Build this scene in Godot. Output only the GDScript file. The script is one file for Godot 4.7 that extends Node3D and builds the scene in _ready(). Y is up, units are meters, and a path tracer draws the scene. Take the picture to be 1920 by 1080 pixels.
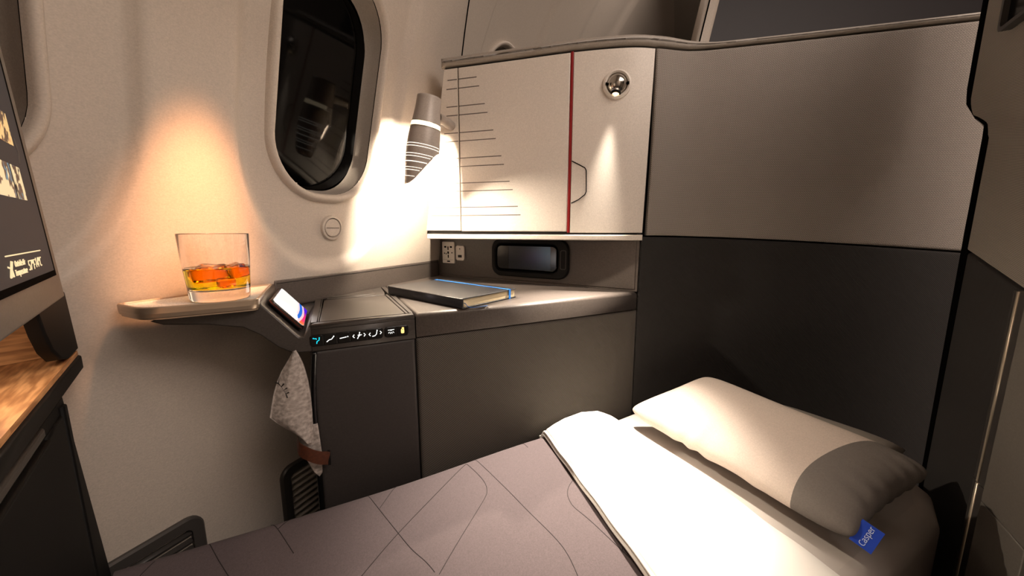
extends Node3D
# A night-time aircraft suite. Metres, y up. Three oblique frames share the floor plan:
# the fuselage lining (s along it), the console (u along its front, m towards the lining) and the shell behind the bed.

const KX := -0.197
const KZ := -0.729
const BED := 0.47
var U := Vector3(0.8954, 0, -0.4452)
var MM := Vector3(-0.4452, 0, -0.8954)
var OUT := Vector3(0.4452, 0, 0.8954)
var WA := Vector3(-0.467, 0, -0.925)
var WD := Vector3(0.408, 0, -0.913)
var WN := Vector3(0.913, 0, 0.408)
var mats := {}
var pathp := PackedVector2Array()
var pathl := PackedFloat32Array()
var used := {}

# ---------------------------------------------------------------- helpers
func numbered(n: String) -> String:
	if not used.has(n):
		used[n] = 0
		return n
	used[n] += 1
	return "%s_%03d" % [n, used[n]]

func thing(called: String, label: String, category: String, at := Vector3.ZERO, group := "") -> Node3D:
	var o := Node3D.new()
	o.name = numbered(called)
	add_child(o)
	o.position = at
	o.set_meta("label", label)
	o.set_meta("category", category)
	if group != "":
		o.set_meta("group", group)
	return o

func struct_node(called: String) -> Node3D:
	var o := Node3D.new()
	o.name = called
	add_child(o)
	o.set_meta("kind", "structure")
	return o

func begin() -> SurfaceTool:
	var st := SurfaceTool.new()
	st.begin(Mesh.PRIMITIVE_TRIANGLES)
	return st

func done(called: String, st: SurfaceTool, m: Material, parent: Node3D) -> MeshInstance3D:
	st.generate_normals()
	var o := MeshInstance3D.new()
	o.mesh = st.commit()
	o.name = called
	o.material_override = m
	o.cast_shadow = GeometryInstance3D.SHADOW_CASTING_SETTING_ON
	parent.add_child(o, true)
	if parent != self:
		# shapes are written in world metres; a thing's node sits at its base
		o.position = -parent_origin(parent)
	return o

func parent_origin(p: Node) -> Vector3:
	var s := Vector3.ZERO
	while p != self and p is Node3D:
		s += p.position
		p = p.get_parent()
	return s

func tri(st: SurfaceTool, a: Vector3, b: Vector3, c: Vector3, ua := Vector2.ZERO, ub := Vector2.ZERO, uc := Vector2.ZERO) -> void:
	st.set_uv(ua)
	st.add_vertex(a)
	st.set_uv(ub)
	st.add_vertex(b)
	st.set_uv(uc)
	st.add_vertex(c)

# R[j][i], i to the right and j up when seen from the front
func rows(st: SurfaceTool, R: Array, UV = null, sg := 0, skip = null) -> void:
	st.set_smooth_group(sg)
	for j in R.size() - 1:
		for i in R[j].size() - 1:
			if skip != null and skip.call(i, j):
				continue
			var a: Vector3 = R[j][i]
			var b: Vector3 = R[j][i + 1]
			var c: Vector3 = R[j + 1][i + 1]
			var d: Vector3 = R[j + 1][i]
			var ua := Vector2.ZERO
			var ub := Vector2.ZERO
			var uc := Vector2.ZERO
			var ud := Vector2.ZERO
			if UV != null:
				ua = UV[j][i]
				ub = UV[j][i + 1]
				uc = UV[j + 1][i + 1]
				ud = UV[j + 1][i]
			tri(st, a, c, b, ua, uc, ub)
			tri(st, a, d, c, ua, ud, uc)

# a bevelled panel on a surface f(a, b, offset); a and b run over the given ranges
func panel(st: SurfaceTool, f: Callable, a0: float, a1: float, b0: float, b1: float, na: int, nb: int, th: float, bev: float, bs := 1.0) -> void:
	var la := []
	var oa := []
	var lb := []
	var ob := []
	la.append(a0); oa.append(0.0)
	la.append(a0); oa.append(th - bev)
	la.append(a0 + bev * 0.3); oa.append(th - bev * 0.3)
	la.append(a0 + bev); oa.append(th)
	for i in na + 1:
		la.append(lerpf(a0 + bev * 1.8, a1 - bev * 1.8, float(i) / na)); oa.append(th)
	la.append(a1 - bev); oa.append(th)
	la.append(a1 - bev * 0.3); oa.append(th - bev * 0.3)
	la.append(a1); oa.append(th - bev)
	la.append(a1); oa.append(0.0)
	var bb := bev / bs
	lb.append(b0); ob.append(0.0)
	lb.append(b0); ob.append(th - bev)
	lb.append(b0 + bb * 0.3); ob.append(th - bev * 0.3)
	lb.append(b0 + bb); ob.append(th)
	for i in nb + 1:
		lb.append(lerpf(b0 + bb * 1.8, b1 - bb * 1.8, float(i) / nb)); ob.append(th)
	lb.append(b1 - bb); ob.append(th)
	lb.append(b1 - bb * 0.3); ob.append(th - bev * 0.3)
	lb.append(b1); ob.append(th - bev)
	lb.append(b1); ob.append(0.0)
	var R := []
	var UV := []
	for j in lb.size():
		var r := PackedVector3Array()
		var q := PackedVector2Array()
		for i in la.size():
			r.append(f.call(la[i], lb[j], minf(oa[i], ob[j])))
			q.append(Vector2(la[i], lb[j] * bs))
		R.append(r)
		UV.append(q)
	rows(st, R, UV)

func inset(poly: PackedVector2Array, d: float) -> PackedVector2Array:
	var out := PackedVector2Array()
	var n := poly.size()
	for i in n:
		var p := poly[i]
		var e0 := (p - poly[(i + n - 1) % n]).normalized()
		var e1 := (poly[(i + 1) % n] - p).normalized()
		var n0 := Vector2(-e0.y, e0.x)
		var n1 := Vector2(-e1.y, e1.x)
		var b := n0 + n1
		var l := maxf(b.dot(n0), 0.25)
		out.append(p + b * (d / l))
	return out

# polygon (anticlockwise, local xy) from z0 to z1, rounded at z1 (and at z0 when both)
func prism(st: SurfaceTool, poly: PackedVector2Array, T: Transform3D, z0: float, z1: float, bev := 0.0, steps := 3, both := false) -> void:
	var P := poly
	if Geometry2D.is_polygon_clockwise(P):
		P = P.duplicate()
		P.reverse()
	var rings := []
	var zs := []
	if bev > 0.0 and both:
		for k in steps + 1:
			var t := PI / 2 * (1.0 - float(k) / steps)
			rings.append(inset(P, bev * (1.0 - cos(t)))); zs.append(z0 + bev * (1.0 - sin(t)))
	else:
		rings.append(P); zs.append(z0)
	if bev > 0.0:
		for k in steps + 1:
			var t := PI / 2 * float(k) / steps
			rings.append(inset(P, bev * (1.0 - cos(t)))); zs.append(z1 - bev * (1.0 - sin(t)))
	else:
		rings.append(P); zs.append(z1)
	var n := P.size()
	var run := 0.0
	for i in n:
		var len := P[i].distance_to(P[(i + 1) % n])
		st.set_smooth_group(i + 1 if (n < 14 and bev == 0.0) else 1)
		for k in rings.size() - 1:
			var A: PackedVector2Array = rings[k]
			var B: PackedVector2Array = rings[k + 1]
			var j := (i + 1) % n
			var a := T * Vector3(A[i].x, A[i].y, zs[k])
			var b := T * Vector3(A[j].x, A[j].y, zs[k])
			var c := T * Vector3(B[j].x, B[j].y, zs[k + 1])
			var d := T * Vector3(B[i].x, B[i].y, zs[k + 1])
			tri(st, a, c, b, Vector2(run, zs[k]), Vector2(run + len, zs[k + 1]), Vector2(run + len, zs[k]))
			tri(st, a, d, c, Vector2(run, zs[k]), Vector2(run, zs[k + 1]), Vector2(run + len, zs[k + 1]))
		run += len
	for e in 2:
		var Q: PackedVector2Array = rings[rings.size() - 1] if e == 0 else rings[0]
		var z: float = z1 if e == 0 else z0
		st.set_smooth_group(40 + e)
		var ix := Geometry2D.triangulate_polygon(Q)
		for k in range(0, ix.size(), 3):
			var p := [Q[ix[k]], Q[ix[k + 1]], Q[ix[k + 2]]]
			var area: float = (p[1] - p[0]).cross(p[2] - p[0])
			if (area > 0.0) == (e == 0):
				p = [p[0], p[2], p[1]]
			tri(st, T * Vector3(p[0].x, p[0].y, z), T * Vector3(p[1].x, p[1].y, z), T * Vector3(p[2].x, p[2].y, z), p[0], p[1], p[2])

func box(st: SurfaceTool, T: Transform3D, lo: Vector3, hi: Vector3, bev := 0.0) -> void:
	prism(st, PackedVector2Array([Vector2(lo.x, lo.y), Vector2(hi.x, lo.y), Vector2(hi.x, hi.y), Vector2(lo.x, hi.y)]), T, lo.z, hi.z, bev, 3, bev > 0.0)

func rr(cx: float, cy: float, w: float, h: float, r: float, seg := 6) -> PackedVector2Array:
	var out := PackedVector2Array()
	for c in 4:
		var ox := cx + (w / 2 - r) * (1.0 if c == 0 or c == 3 else -1.0)
		var oy := cy + (h / 2 - r) * (1.0 if c < 2 else -1.0)
		for k in seg + 1:
			var t := PI / 2 * (c + float(k) / seg)
			out.append(Vector2(ox + r * cos(t), oy + r * sin(t)))
	return out

func circ(cx: float, cy: float, r: float, n := 24) -> PackedVector2Array:
	var out := PackedVector2Array()
	for k in n:
		out.append(Vector2(cx + r * cos(TAU * k / n), cy + r * sin(TAU * k / n)))
	return out

# a frame between two outlines of equal count, a chain of (outline, z)
func ring(st: SurfaceTool, T: Transform3D, chain: Array, sg := 0) -> void:
	for k in chain.size() - 1:
		st.set_smooth_group(sg + k + 3)
		var A: PackedVector2Array = chain[k][0]
		var B: PackedVector2Array = chain[k + 1][0]
		var n := A.size()
		for i in n:
			var j := (i + 1) % n
			var a := T * Vector3(A[i].x, A[i].y, chain[k][1])
			var b := T * Vector3(A[j].x, A[j].y, chain[k][1])
			var c := T * Vector3(B[j].x, B[j].y, chain[k + 1][1])
			var d := T * Vector3(B[i].x, B[i].y, chain[k + 1][1])
			tri(st, a, c, b)
			tri(st, a, d, c)

func tube(st: SurfaceTool, pts: PackedVector3Array, r: float, n := 6, closed := false) -> void:
	st.set_smooth_group(2)
	var R := []
	var N := pts.size()
	var side := Vector3.ZERO
	for i in N:
		var a := pts[(i + N - 1) % N] if (closed or i > 0) else pts[0]
		var b := pts[(i + 1) % N] if (closed or i < N - 1) else pts[N - 1]
		var t := (b - a).normalized()
		if side == Vector3.ZERO:
			side = t.cross(Vector3.UP if absf(t.y) < 0.9 else Vector3.RIGHT).normalized()
		side = (side - t * side.dot(t)).normalized()
		var v := t.cross(side)
		var ringp := PackedVector3Array()
		for k in n + 1:
			var an := TAU * k / n
			ringp.append(pts[i] + (side * cos(an) + v * sin(an)) * r)
		R.append(ringp)
	if closed:
		R.append(R[0])
	rows(st, R, null, 2)
	if not closed:
		for e in 2:
			var rp: PackedVector3Array = R[0] if e == 0 else R[R.size() - 1]
			var c: Vector3 = pts[0] if e == 0 else pts[N - 1]
			for k in n:
				tri(st, c, rp[k], rp[k + 1])

func lathe(st: SurfaceTool, prof: PackedVector2Array, T: Transform3D, n := 40, sg := 3) -> void:
	var R := []
	for p in prof:
		var r := PackedVector3Array()
		for k in n + 1:
			var a := -TAU * k / n
			r.append(T * Vector3(p.x * cos(a), p.y, p.x * sin(a)))
		R.append(r)
	rows(st, R, null, sg)

func smooth_line(p: PackedVector3Array, per := 8) -> PackedVector3Array:
	var out := PackedVector3Array()
	var n := p.size()
	for i in n - 1:
		var a := p[maxi(i - 1, 0)]
		var d := p[mini(i + 2, n - 1)]
		for k in per:
			out.append(p[i].cubic_interpolate(p[i + 1], a, d, float(k) / per))
	out.append(p[n - 1])
	return out

# ---------------------------------------------------------------- frames
func kp(u: float, m: float, y: float) -> Vector3:
	return Vector3(KX, y, KZ) + U * u + MM * m

func top_frame(y: float) -> Transform3D:        # x = u, y = m, z = up
	return Transform3D(Basis(U, MM, Vector3.UP), Vector3(KX, y, KZ))

func front_frame() -> Transform3D:              # x = u, y = height, z = out of the console front
	return Transform3D(Basis(U, Vector3.UP, OUT), Vector3(KX, 0, KZ))

func bay(s: float, y: float, c: float, low: float, knee: float, half: float) -> float:
	var a := absf(s - c) / half
	var b := maxf(0.0, knee - y) / (knee - low)
	var f := pow(pow(a, 2.2) + pow(b, 2.2), 1.0 / 2.2)
	return smoothstep(0.0, 0.11, 1.0 - f)

func lean(y: float) -> float:
	var g := 0.25 * pow(maxf(0.0, y - 0.75), 2.0)
	if y < 0.90:
		var d := minf(0.90 - y, 0.16)
		g -= 1.1 * d * d
	return g

func wp(s: float, y: float, o: float) -> Vector3:   # on the lining, without its sculpted bays
	var p := WA + WD * s + WN * (lean(y) + o)
	return Vector3(p.x, y, p.z)

func wall_relief(s: float, y: float) -> float:
	var d := 0.0
	d = maxf(d, bay(s, y, 0.012, 0.849, 1.18, 0.218))
	d = maxf(d, bay(s, y, -0.542, 0.849, 1.18, 0.218))
	d = maxf(d, bay(s, y, 0.735, 0.9, 1.3, 0.2))
	d = maxf(d, bay(s, y, 1.45, 0.9, 1.3, 0.2))
	return -0.020 * d

func path_init() -> void:
	var p := [Vector2(-0.477, -1.207), Vector2(-0.304, -1.1556), Vector2(-0.151, -1.11), Vector2(0.0055, -1.0635), Vector2(0.162, -1.017), Vector2(0.29, -0.994), Vector2(0.366, -1.0), Vector2(0.459, -1.014), Vector2(0.578, -0.99), Vector2(0.79, -0.936), Vector2(0.991, -0.883), Vector2(1.25, -0.81), Vector2(1.5, -0.74)]
	for i in range(1, p.size() - 2):
		for k in 12:
			pathp.append(p[i].cubic_interpolate(p[i + 1], p[i - 1], p[i + 2], k / 12.0))
	pathp.append(p[p.size() - 2])
	var zero := 0.0
	pathl.append(0.0)
	for i in range(1, pathp.size()):
		pathl.append(pathl[i - 1] + pathp[i].distance_to(pathp[i - 1]))
		if i == 12:
			zero = pathl[i]
	for i in pathl.size():
		pathl[i] -= zero

func cp(a: float, y: float, o: float) -> Vector3:   # on the cabinet and shell front; a runs to the right
	var i := 0
	while i < pathl.size() - 2 and pathl[i + 1] < a:
		i += 1
	var t := (a - pathl[i]) / (pathl[i + 1] - pathl[i])
	var p := pathp[i].lerp(pathp[i + 1], t)
	var i0 := maxi(i - 1, 0)
	var i1 := mini(i + 2, pathp.size() - 1)
	var d := (pathp[i1] - pathp[i0]).normalized()
	return Vector3(p.x - d.y * o, y, p.y + d.x * o)

# ---------------------------------------------------------------- materials
func noise_tex(lo: float, hi: float, freq: float, seed_: int, size := 256, oct := 3) -> ImageTexture:
	var fn := FastNoiseLite.new()
	fn.seed = seed_
	fn.frequency = freq
	fn.fractal_octaves = oct
	var src := fn.get_seamless_image(size, size)
	var im := Image.create(size, size, false, Image.FORMAT_RGB8)
	for y in size:
		for x in size:
			var v := lerpf(lo, hi, src.get_pixel(x, y).r)
			im.set_pixel(x, y, Color(v, v, v))
	return ImageTexture.create_from_image(im)

func grain_tex(lo: float, seed_: int, size := 256) -> ImageTexture:
	var rng := RandomNumberGenerator.new()
	rng.seed = seed_
	var im := Image.create(size, size, false, Image.FORMAT_RGB8)
	for y in size:
		for x in size:
			var v := lerpf(lo, 1.0, (rng.randf() + rng.randf()) * 0.5)
			im.set_pixel(x, y, Color(v, v, v))
	return ImageTexture.create_from_image(im)

func weave_tex(kind: int, bump: bool) -> ImageTexture:
	var size := 128
	var rng := RandomNumberGenerator.new()
	rng.seed = 5 + kind
	var im := Image.create(size, size, false, Image.FORMAT_RGB8)
	for y in size:
		for x in size:
			var v := 0.0
			if kind == 0:       # twill: slanting ribs, broken along their length
				var p := fmod(x + y + 256.0, 16.0) / 16.0
				var q := fmod(x - y + 256.0, 8.0) / 8.0
				v = (0.5 - 0.5 * cos(TAU * p)) * (0.75 + 0.25 * sin(TAU * q))
			else:               # plain weave: over and under
				var a := int(x / 8) + int(y / 8)
				var fx := sin(PI * fmod(x, 8.0) / 8.0)
				var fy := sin(PI * fmod(y, 8.0) / 8.0)
				v = fx * fy * (1.0 if a % 2 == 0 else 0.72)
			if not bump:
				v = lerpf(0.42 if kind == 0 else 0.5, 1.0, v) * (0.94 + 0.06 * rng.randf())
			im.set_pixel(x, y, Color(v, v, v))
	if bump:
		im.bump_map_to_normal_map(2.5)
	return ImageTexture.create_from_image(im)

func wood_tex() -> ImageTexture:
	var fn := FastNoiseLite.new()
	fn.seed = 11
	fn.frequency = 0.02
	fn.fractal_octaves = 4
	var fine := FastNoiseLite.new()
	fine.seed = 12
	fine.frequency = 0.06
	var im := Image.create(512, 512, false, Image.FORMAT_RGB8)
	for y in 512:
		for x in 512:
			var n := fn.get_noise_2d(x * 0.18, y * 1.0)
			var g := fine.get_noise_2d(x * 0.12, y * 1.6)
			var v := 0.5 + 0.5 * sin(y * 0.09 + n * 9.0)
			v = clampf(v * 0.5 + 0.35 + g * 0.5, 0.0, 1.0)
			var c := Color(0.58, 0.40, 0.25).lerp(Color(0.93, 0.74, 0.53), v)
			im.set_pixel(x, y, c)
	return ImageTexture.create_from_image(im)

func mat(called: String, c: Color, rough: float, metal := 0.0) -> StandardMaterial3D:
	var m := StandardMaterial3D.new()
	m.albedo_color = c
	m.roughness = rough
	m.metallic = metal
	mats[called] = m
	return m

func with_grain(m: StandardMaterial3D, t: Texture2D, per_metre: float) -> void:
	m.albedo_texture = t
	m.uv1_triplanar = true
	m.uv1_world_triplanar = true
	m.uv1_scale = Vector3.ONE * per_metre

func glow(called: String, c: Color, e: float) -> StandardMaterial3D:
	var m := mat(called, Color(c.r * 0.3, c.g * 0.3, c.b * 0.3), 0.6)
	m.emission_enabled = true
	m.emission = c
	m.emission_energy_multiplier = e
	return m

func make_materials() -> void:
	var g1 := grain_tex(0.86, 1)
	var g2 := grain_tex(0.7, 2)
	with_grain(mat("lining", Color(0.765, 0.72, 0.67), 0.55), g1, 3.0)
	with_grain(mat("cabinet", Color(0.875, 0.835, 0.79), 0.5), g1, 3.2)
	with_grain(mat("cap", Color(0.62, 0.585, 0.545), 0.5), g1, 3.0)
	with_grain(mat("console", Color(0.355, 0.322, 0.30), 0.42), g2, 3.0)
	with_grain(mat("console_dark", Color(0.255, 0.232, 0.216), 0.45), g2, 3.0)
	with_grain(mat("end_panel", Color(0.195, 0.172, 0.163), 0.6), g2, 3.0)
	with_grain(mat("lid", Color(0.27, 0.245, 0.225), 0.4), g2, 4.0)
	mat("black", Color(0.055, 0.052, 0.05), 0.6).metallic_specular = 0.3
	mat("black_gloss", Color(0.03, 0.03, 0.032), 0.15)
	mat("gap", Color(0.02, 0.018, 0.017), 0.9).metallic_specular = 0.1
	mat("seam", Color(0.09, 0.08, 0.075), 0.8)
	mat("pane", Color(0.004, 0.004, 0.004), 0.06).metallic_specular = 0.3
	mat("red", Color(0.50, 0.03, 0.04), 0.4)
	mat("stripe", Color(0.36, 0.325, 0.30), 0.7)
	with_grain(mat("lamp_shell", Color(0.72, 0.68, 0.645), 0.38, 0.1), g1, 3.0)
	mat("chrome", Color(0.75, 0.73, 0.70), 0.18, 1.0)
	mat("plate", Color(0.82, 0.79, 0.755), 0.4)
	mat("tray_metal", Color(0.70, 0.63, 0.55), 0.32, 0.7)
	with_grain(mat("tray_mat", Color(0.92, 0.925, 0.90), 0.6), g2, 3.0)
	mat("jamb", Color(0.235, 0.22, 0.208), 0.45)
	with_grain(mat("door_grey", Color(0.42, 0.40, 0.375), 0.5), g1, 3.0)
	mat("steel_line", Color(0.86, 0.80, 0.72), 0.25, 0.6)
	mat("bin", Color(0.165, 0.15, 0.165), 0.6)
	mat("bin_band", Color(0.145, 0.132, 0.145), 0.6)
	for k in 3:
		var m := mat(["twill", "twill_dark", "weave"][k], [Color(0.42, 0.385, 0.35), Color(0.205, 0.182, 0.17), Color(0.78, 0.735, 0.69)][k], 0.9)
		m.albedo_texture = weave_tex(0 if k < 2 else 1, false)
		m.normal_enabled = true
		m.normal_texture = weave_tex(0 if k < 2 else 1, true)
		m.normal_scale = 0.6
		m.uv1_scale = Vector3.ONE * (28.0 if k < 2 else 25.0)
		m.rim_enabled = true
		m.rim = 0.25
	with_grain(mat("duvet", Color(0.37, 0.325, 0.33), 0.95), grain_tex(0.82, 8), 4.0)
	mat("thread", Color(0.15, 0.125, 0.125), 0.9)
	mat("cuff", Color(0.93, 0.915, 0.885), 0.95)
	mat("sheet", Color(0.70, 0.67, 0.645), 0.95)
	with_grain(mat("pillow", Color(0.845, 0.785, 0.74), 0.95), g1, 4.0)
	with_grain(mat("pillow_band", Color(0.47, 0.445, 0.425), 0.95), g1, 4.0)
	mat("shaded_pillow", Color(0.52, 0.49, 0.46), 0.95)  # grey darkened for the shade behind the white pillow
	mat("tag_blue", Color(0.05, 0.25, 0.72), 0.7)
	mat("tag_print", Color(0.80, 0.86, 0.95), 0.7)
	with_grain(mat("felt", Color(0.76, 0.715, 0.685), 0.98), noise_tex(0.55, 1.0, 0.06, 4), 7.0)
	with_grain(mat("leather", Color(0.33, 0.155, 0.06), 0.6), noise_tex(0.7, 1.0, 0.05, 6), 9.0)
	with_grain(mat("cover", Color(0.14, 0.14, 0.155), 0.40), g2, 3.0)
	mat("paper", Color(0.88, 0.82, 0.68), 0.9)
	mat("paper_line", Color(0.70, 0.63, 0.50), 0.9)
	mat("blue", Color(0.02, 0.40, 0.72), 0.6)
	mat("phone_body", Color(0.05, 0.045, 0.045), 0.25)
	mat("phone_side", Color(0.42, 0.24, 0.20), 0.3, 0.7)
	var w := mat("wood", Color(0.95, 0.9, 0.85), 0.45)
	w.albedo_texture = wood_tex()
	w.uv1_scale = Vector3.ONE * 3.2
	mat("floor", Color(0.16, 0.145, 0.135), 0.9)
	mat("ceiling", Color(0.72, 0.69, 0.65), 0.7)
	var gl := mat("glass", Color(1, 1, 1), 0.0)
	gl.albedo_color.a = 0.0
	gl.transparency = BaseMaterial3D.TRANSPARENCY_ALPHA
	gl.refraction_enabled = true
	gl.refraction_scale = 0.05
	var wh := mat("whisky", Color(1.0, 0.91, 0.12), 0.0)
	wh.albedo_color.a = 0.0
	wh.transparency = BaseMaterial3D.TRANSPARENCY_ALPHA
	wh.refraction_enabled = true
	wh.refraction_scale = 0.035
	var ic := mat("ice", Color(1.0, 0.58, 0.20), 0.05)
	ic.albedo_color.a = 0.0
	ic.transparency = BaseMaterial3D.TRANSPARENCY_ALPHA
	ic.refraction_enabled = true
	ic.refraction_scale = 0.03
	glow("lamp_band", Color(1.0, 0.90, 0.74), 2.4)
	glow("lamp_slit", Color(1.0, 0.95, 0.88), 1.6)
	glow("bulb", Color(1.0, 0.86, 0.66), 6.0)
	glow("lens", Color(1.0, 0.84, 0.6), 6.0)
	glow("icon_white", Color(1.0, 1.0, 0.98), 1.6)
	glow("icon_cyan", Color(0.05, 0.85, 0.95), 1.3)
	glow("icon_amber", Color(1.0, 0.82, 0.48), 1.6)
	glow("unseen_lamp_panel", Color(1.0, 0.86, 0.74), 1.0)  # diffusers of the lamps that are out of view
	glow("screen_text", Color(0.98, 0.86, 0.66), 1.1)
	var sc := mat("screen", Color(0.05, 0.05, 0.05), 0.6)
	sc.metallic_specular = 0.2
	sc.emission_enabled = true
	sc.emission = Color(0.30, 0.27, 0.26)
	sc.emission_energy_multiplier = 0.55

# ---------------------------------------------------------------- build
func _ready() -> void:
	# camera, sky, light and exposure
	var cam := Camera3D.new()
	cam.name = "camera"
	cam.fov = rad_to_deg(2.0 * atan(540.0 / 692.0))
	cam.near = 0.02
	cam.position = Vector3(0, 0.956, 0)
	cam.rotation_degrees = Vector3(-9.03, 0, 0)
	add_child(cam)
	cam.current = true
	var env := Environment.new()
	env.background_mode = Environment.BG_COLOR
	env.background_color = Color(0.01, 0.01, 0.012)
	env.tonemap_mode = Environment.TONE_MAPPER_LINEAR
	env.tonemap_exposure = 1.0
	env.sdfgi_enabled = true
	env.ssao_enabled = true
	env.ssil_enabled = true
	var we := WorldEnvironment.new()
	we.name = "environment"
	we.environment = env
	add_child(we)
	var ceil_l := AreaLight3D.new()
	ceil_l.name = "unseen_ceiling_glow"  # out of view, placed to light the lining, cabinet and fabric walls
	ceil_l.area_size = Vector2(1.3, 1.6)
	ceil_l.light_color = Color(1.0, 0.935, 0.89)
	ceil_l.light_energy = 5.4
	ceil_l.area_range = 8.0
	ceil_l.shadow_enabled = true
	ceil_l.position = Vector3(1.3, 2.325, 0.35)
	ceil_l.rotation_degrees = Vector3(-90, 0, 0)
	add_child(ceil_l)
	var aft_l := AreaLight3D.new()
	aft_l.name = "unseen_aft_glow"  # out of view, placed to light the lining above the cabinet
	aft_l.area_size = Vector2(1.2, 0.3)
	aft_l.light_color = Color(1.0, 0.935, 0.89)
	aft_l.light_energy = 0.9
	aft_l.area_range = 8.0
	aft_l.shadow_enabled = true
	aft_l.position = Vector3(1.2, 2.325, -1.83)
	aft_l.rotation_degrees = Vector3(-90, 0, 0)
	add_child(aft_l)

	make_materials()
	path_init()
	build_room()
	build_windows()
	build_shell()
	build_right_side()
	build_cabinet()
	build_pocket_wall()
	build_console()
	build_monument()
	build_television()
	build_bed()
	build_pillows()
	build_tray()
	build_glass()
	build_phone()
	build_notebook()
	build_lamp()
	build_eyeball()
	build_controls()
	build_mask()
	build_vents()
	build_ceiling_things()

func slab_y(called: String, x0: float, x1: float, y0: float, y1: float, z0: float, z1: float, m: Material) -> void:
	var st := begin()
	box(st, Transform3D.IDENTITY, Vector3(x0, y0, z0), Vector3(x1, y1, z1))
	var o := done(called, st, m, self)
	o.set_meta("kind", "structure")

func build_room() -> void:
	slab_y("floor", -0.9, 2.3, -0.05, 0.0, -3.4, 1.4, mats.floor)
	slab_y("ceiling", -0.9, 2.3, 2.4, 2.46, -3.4, 1.4, mats.ceiling)
	slab_y("unseen_wall_aisle", 2.1, 2.16, 0.0, 2.4, -3.4, 1.4, mats.lining)  # unseen wall, kept pale so that it bounces light into the suite
	slab_y("unseen_wall_front", -1.7, 2.1, 0.0, 2.4, 1.3, 1.36, mats.lining)  # behind the camera, pale to throw light back at the suite
	# fuselage lining, sculpted into a bay round every window
	var S := []
	var s := -1.9
	while s < 3.0:
		S.append(s)
		s += 0.03 if (s < -0.8 or s > 1.0) else (0.008 if s < 0.6 else 0.015)
	var Y := []
	var y := -0.02
	while y < 2.5:
		Y.append(y)
		y += 0.035 if (y < 0.35 or y > 1.7) else (0.008 if y > 0.8 else 0.016)
	var R := []
	for yy in Y:
		var r := PackedVector3Array()
		for ss in S:
			r.append(wp(ss, yy, wall_relief(ss, yy)))
		R.append(r)
	var st := begin()
	var skip := func(i: int, j: int) -> bool:
		var c := Vector2((S[i] + S[i + 1]) / 2, (Y[j] + Y[j + 1]) / 2)
		for w in window_spots():
			if absf(c.x - w.x) > w.w or c.y < w.y or c.y > w.z:
				continue
			var o := win_outline(w, 0.016)
			if Geometry2D.is_point_in_polygon(c, o):
				return true
		return false
	rows(st, R, null, 0, skip)
	var wl := struct_node("wall_left")
	done("lining", st, mats.lining, wl)
	# outer skin behind the lining, so that the room is closed
	st = begin()
	var R2 := []
	for yy in [-0.05, 0.5, 1.0, 1.3, 1.6, 2.0, 2.5]:
		var r := PackedVector3Array()
		for ss in [-1.9, 0.0, 1.5, 3.0]:
			r.append(wp(ss, yy, -0.12))
		R2.append(r)
	rows(st, R2)
	done("outer_skin", st, mats.black, wl)
	# joint between two lining panels
	st = begin()
	var jp := PackedVector3Array()
	for k in 24:
		var yy := 1.30 + k * 0.03
		var ss := 0.50 - (yy - 1.30) * 0.30
		jp.append(wp(ss, yy, wall_relief(ss, yy) + 0.0005))
	tube(st, jp, 0.0022, 5)
	var tr := done("trim_1", st, mats.gap, self)
	tr.set_meta("kind", "structure")
	# dark overhead stowage seen above the shell, with a pale end trim
	var wf := struct_node("wall_far")
	for k in 6:
		st = begin()
		var y0 := 1.10 + k * 0.19
		var q := PackedVector2Array([Vector2(0.655 + (y0 - 1.13) * 0.19, y0), Vector2(2.09, y0 + 0.07), Vector2(2.09, y0 + 0.257), Vector2(0.655 + (y0 - 0.943) * 0.19, y0 + 0.187)])
		prism(st, q, Transform3D(Basis.IDENTITY, Vector3(0, 0, -1.6)), -0.05, 0.0 + 0.012 * (k % 2))
		done("panel", st, mats.bin if k % 2 == 0 else mats.bin_band, wf)
	st = begin()
	prism(st, PackedVector2Array([Vector2(0.607, 1.10), Vector2(0.660, 1.10), Vector2(0.875, 2.23), Vector2(0.822, 2.23)]), Transform3D(Basis.IDENTITY, Vector3(0, 0, -1.6)), -0.03, 0.035, 0.014)
	done("edge_trim", st, mats.lining, wf)
	st = begin()
	tube(st, PackedVector3Array([Vector3(0.618, 1.10, -1.564), Vector3(0.833, 2.23, -1.564)]), 0.0025)
	done("edge_joint", st, mats.gap, wf)

func window_spots() -> Array:
	return [Vector4(0.012, 1.023, 1.525, 0.148), Vector4(-0.57, 1.0, 1.5, 0.148), Vector4(0.735, 1.14, 1.642, 0.148)]

func win_outline(w: Vector4, d: float) -> PackedVector2Array:
	return rr(w.x, (w.y + w.z) / 2, 2 * (w.w - d), w.z - w.y - 2 * d, 0.132 - d, 12)

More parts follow.
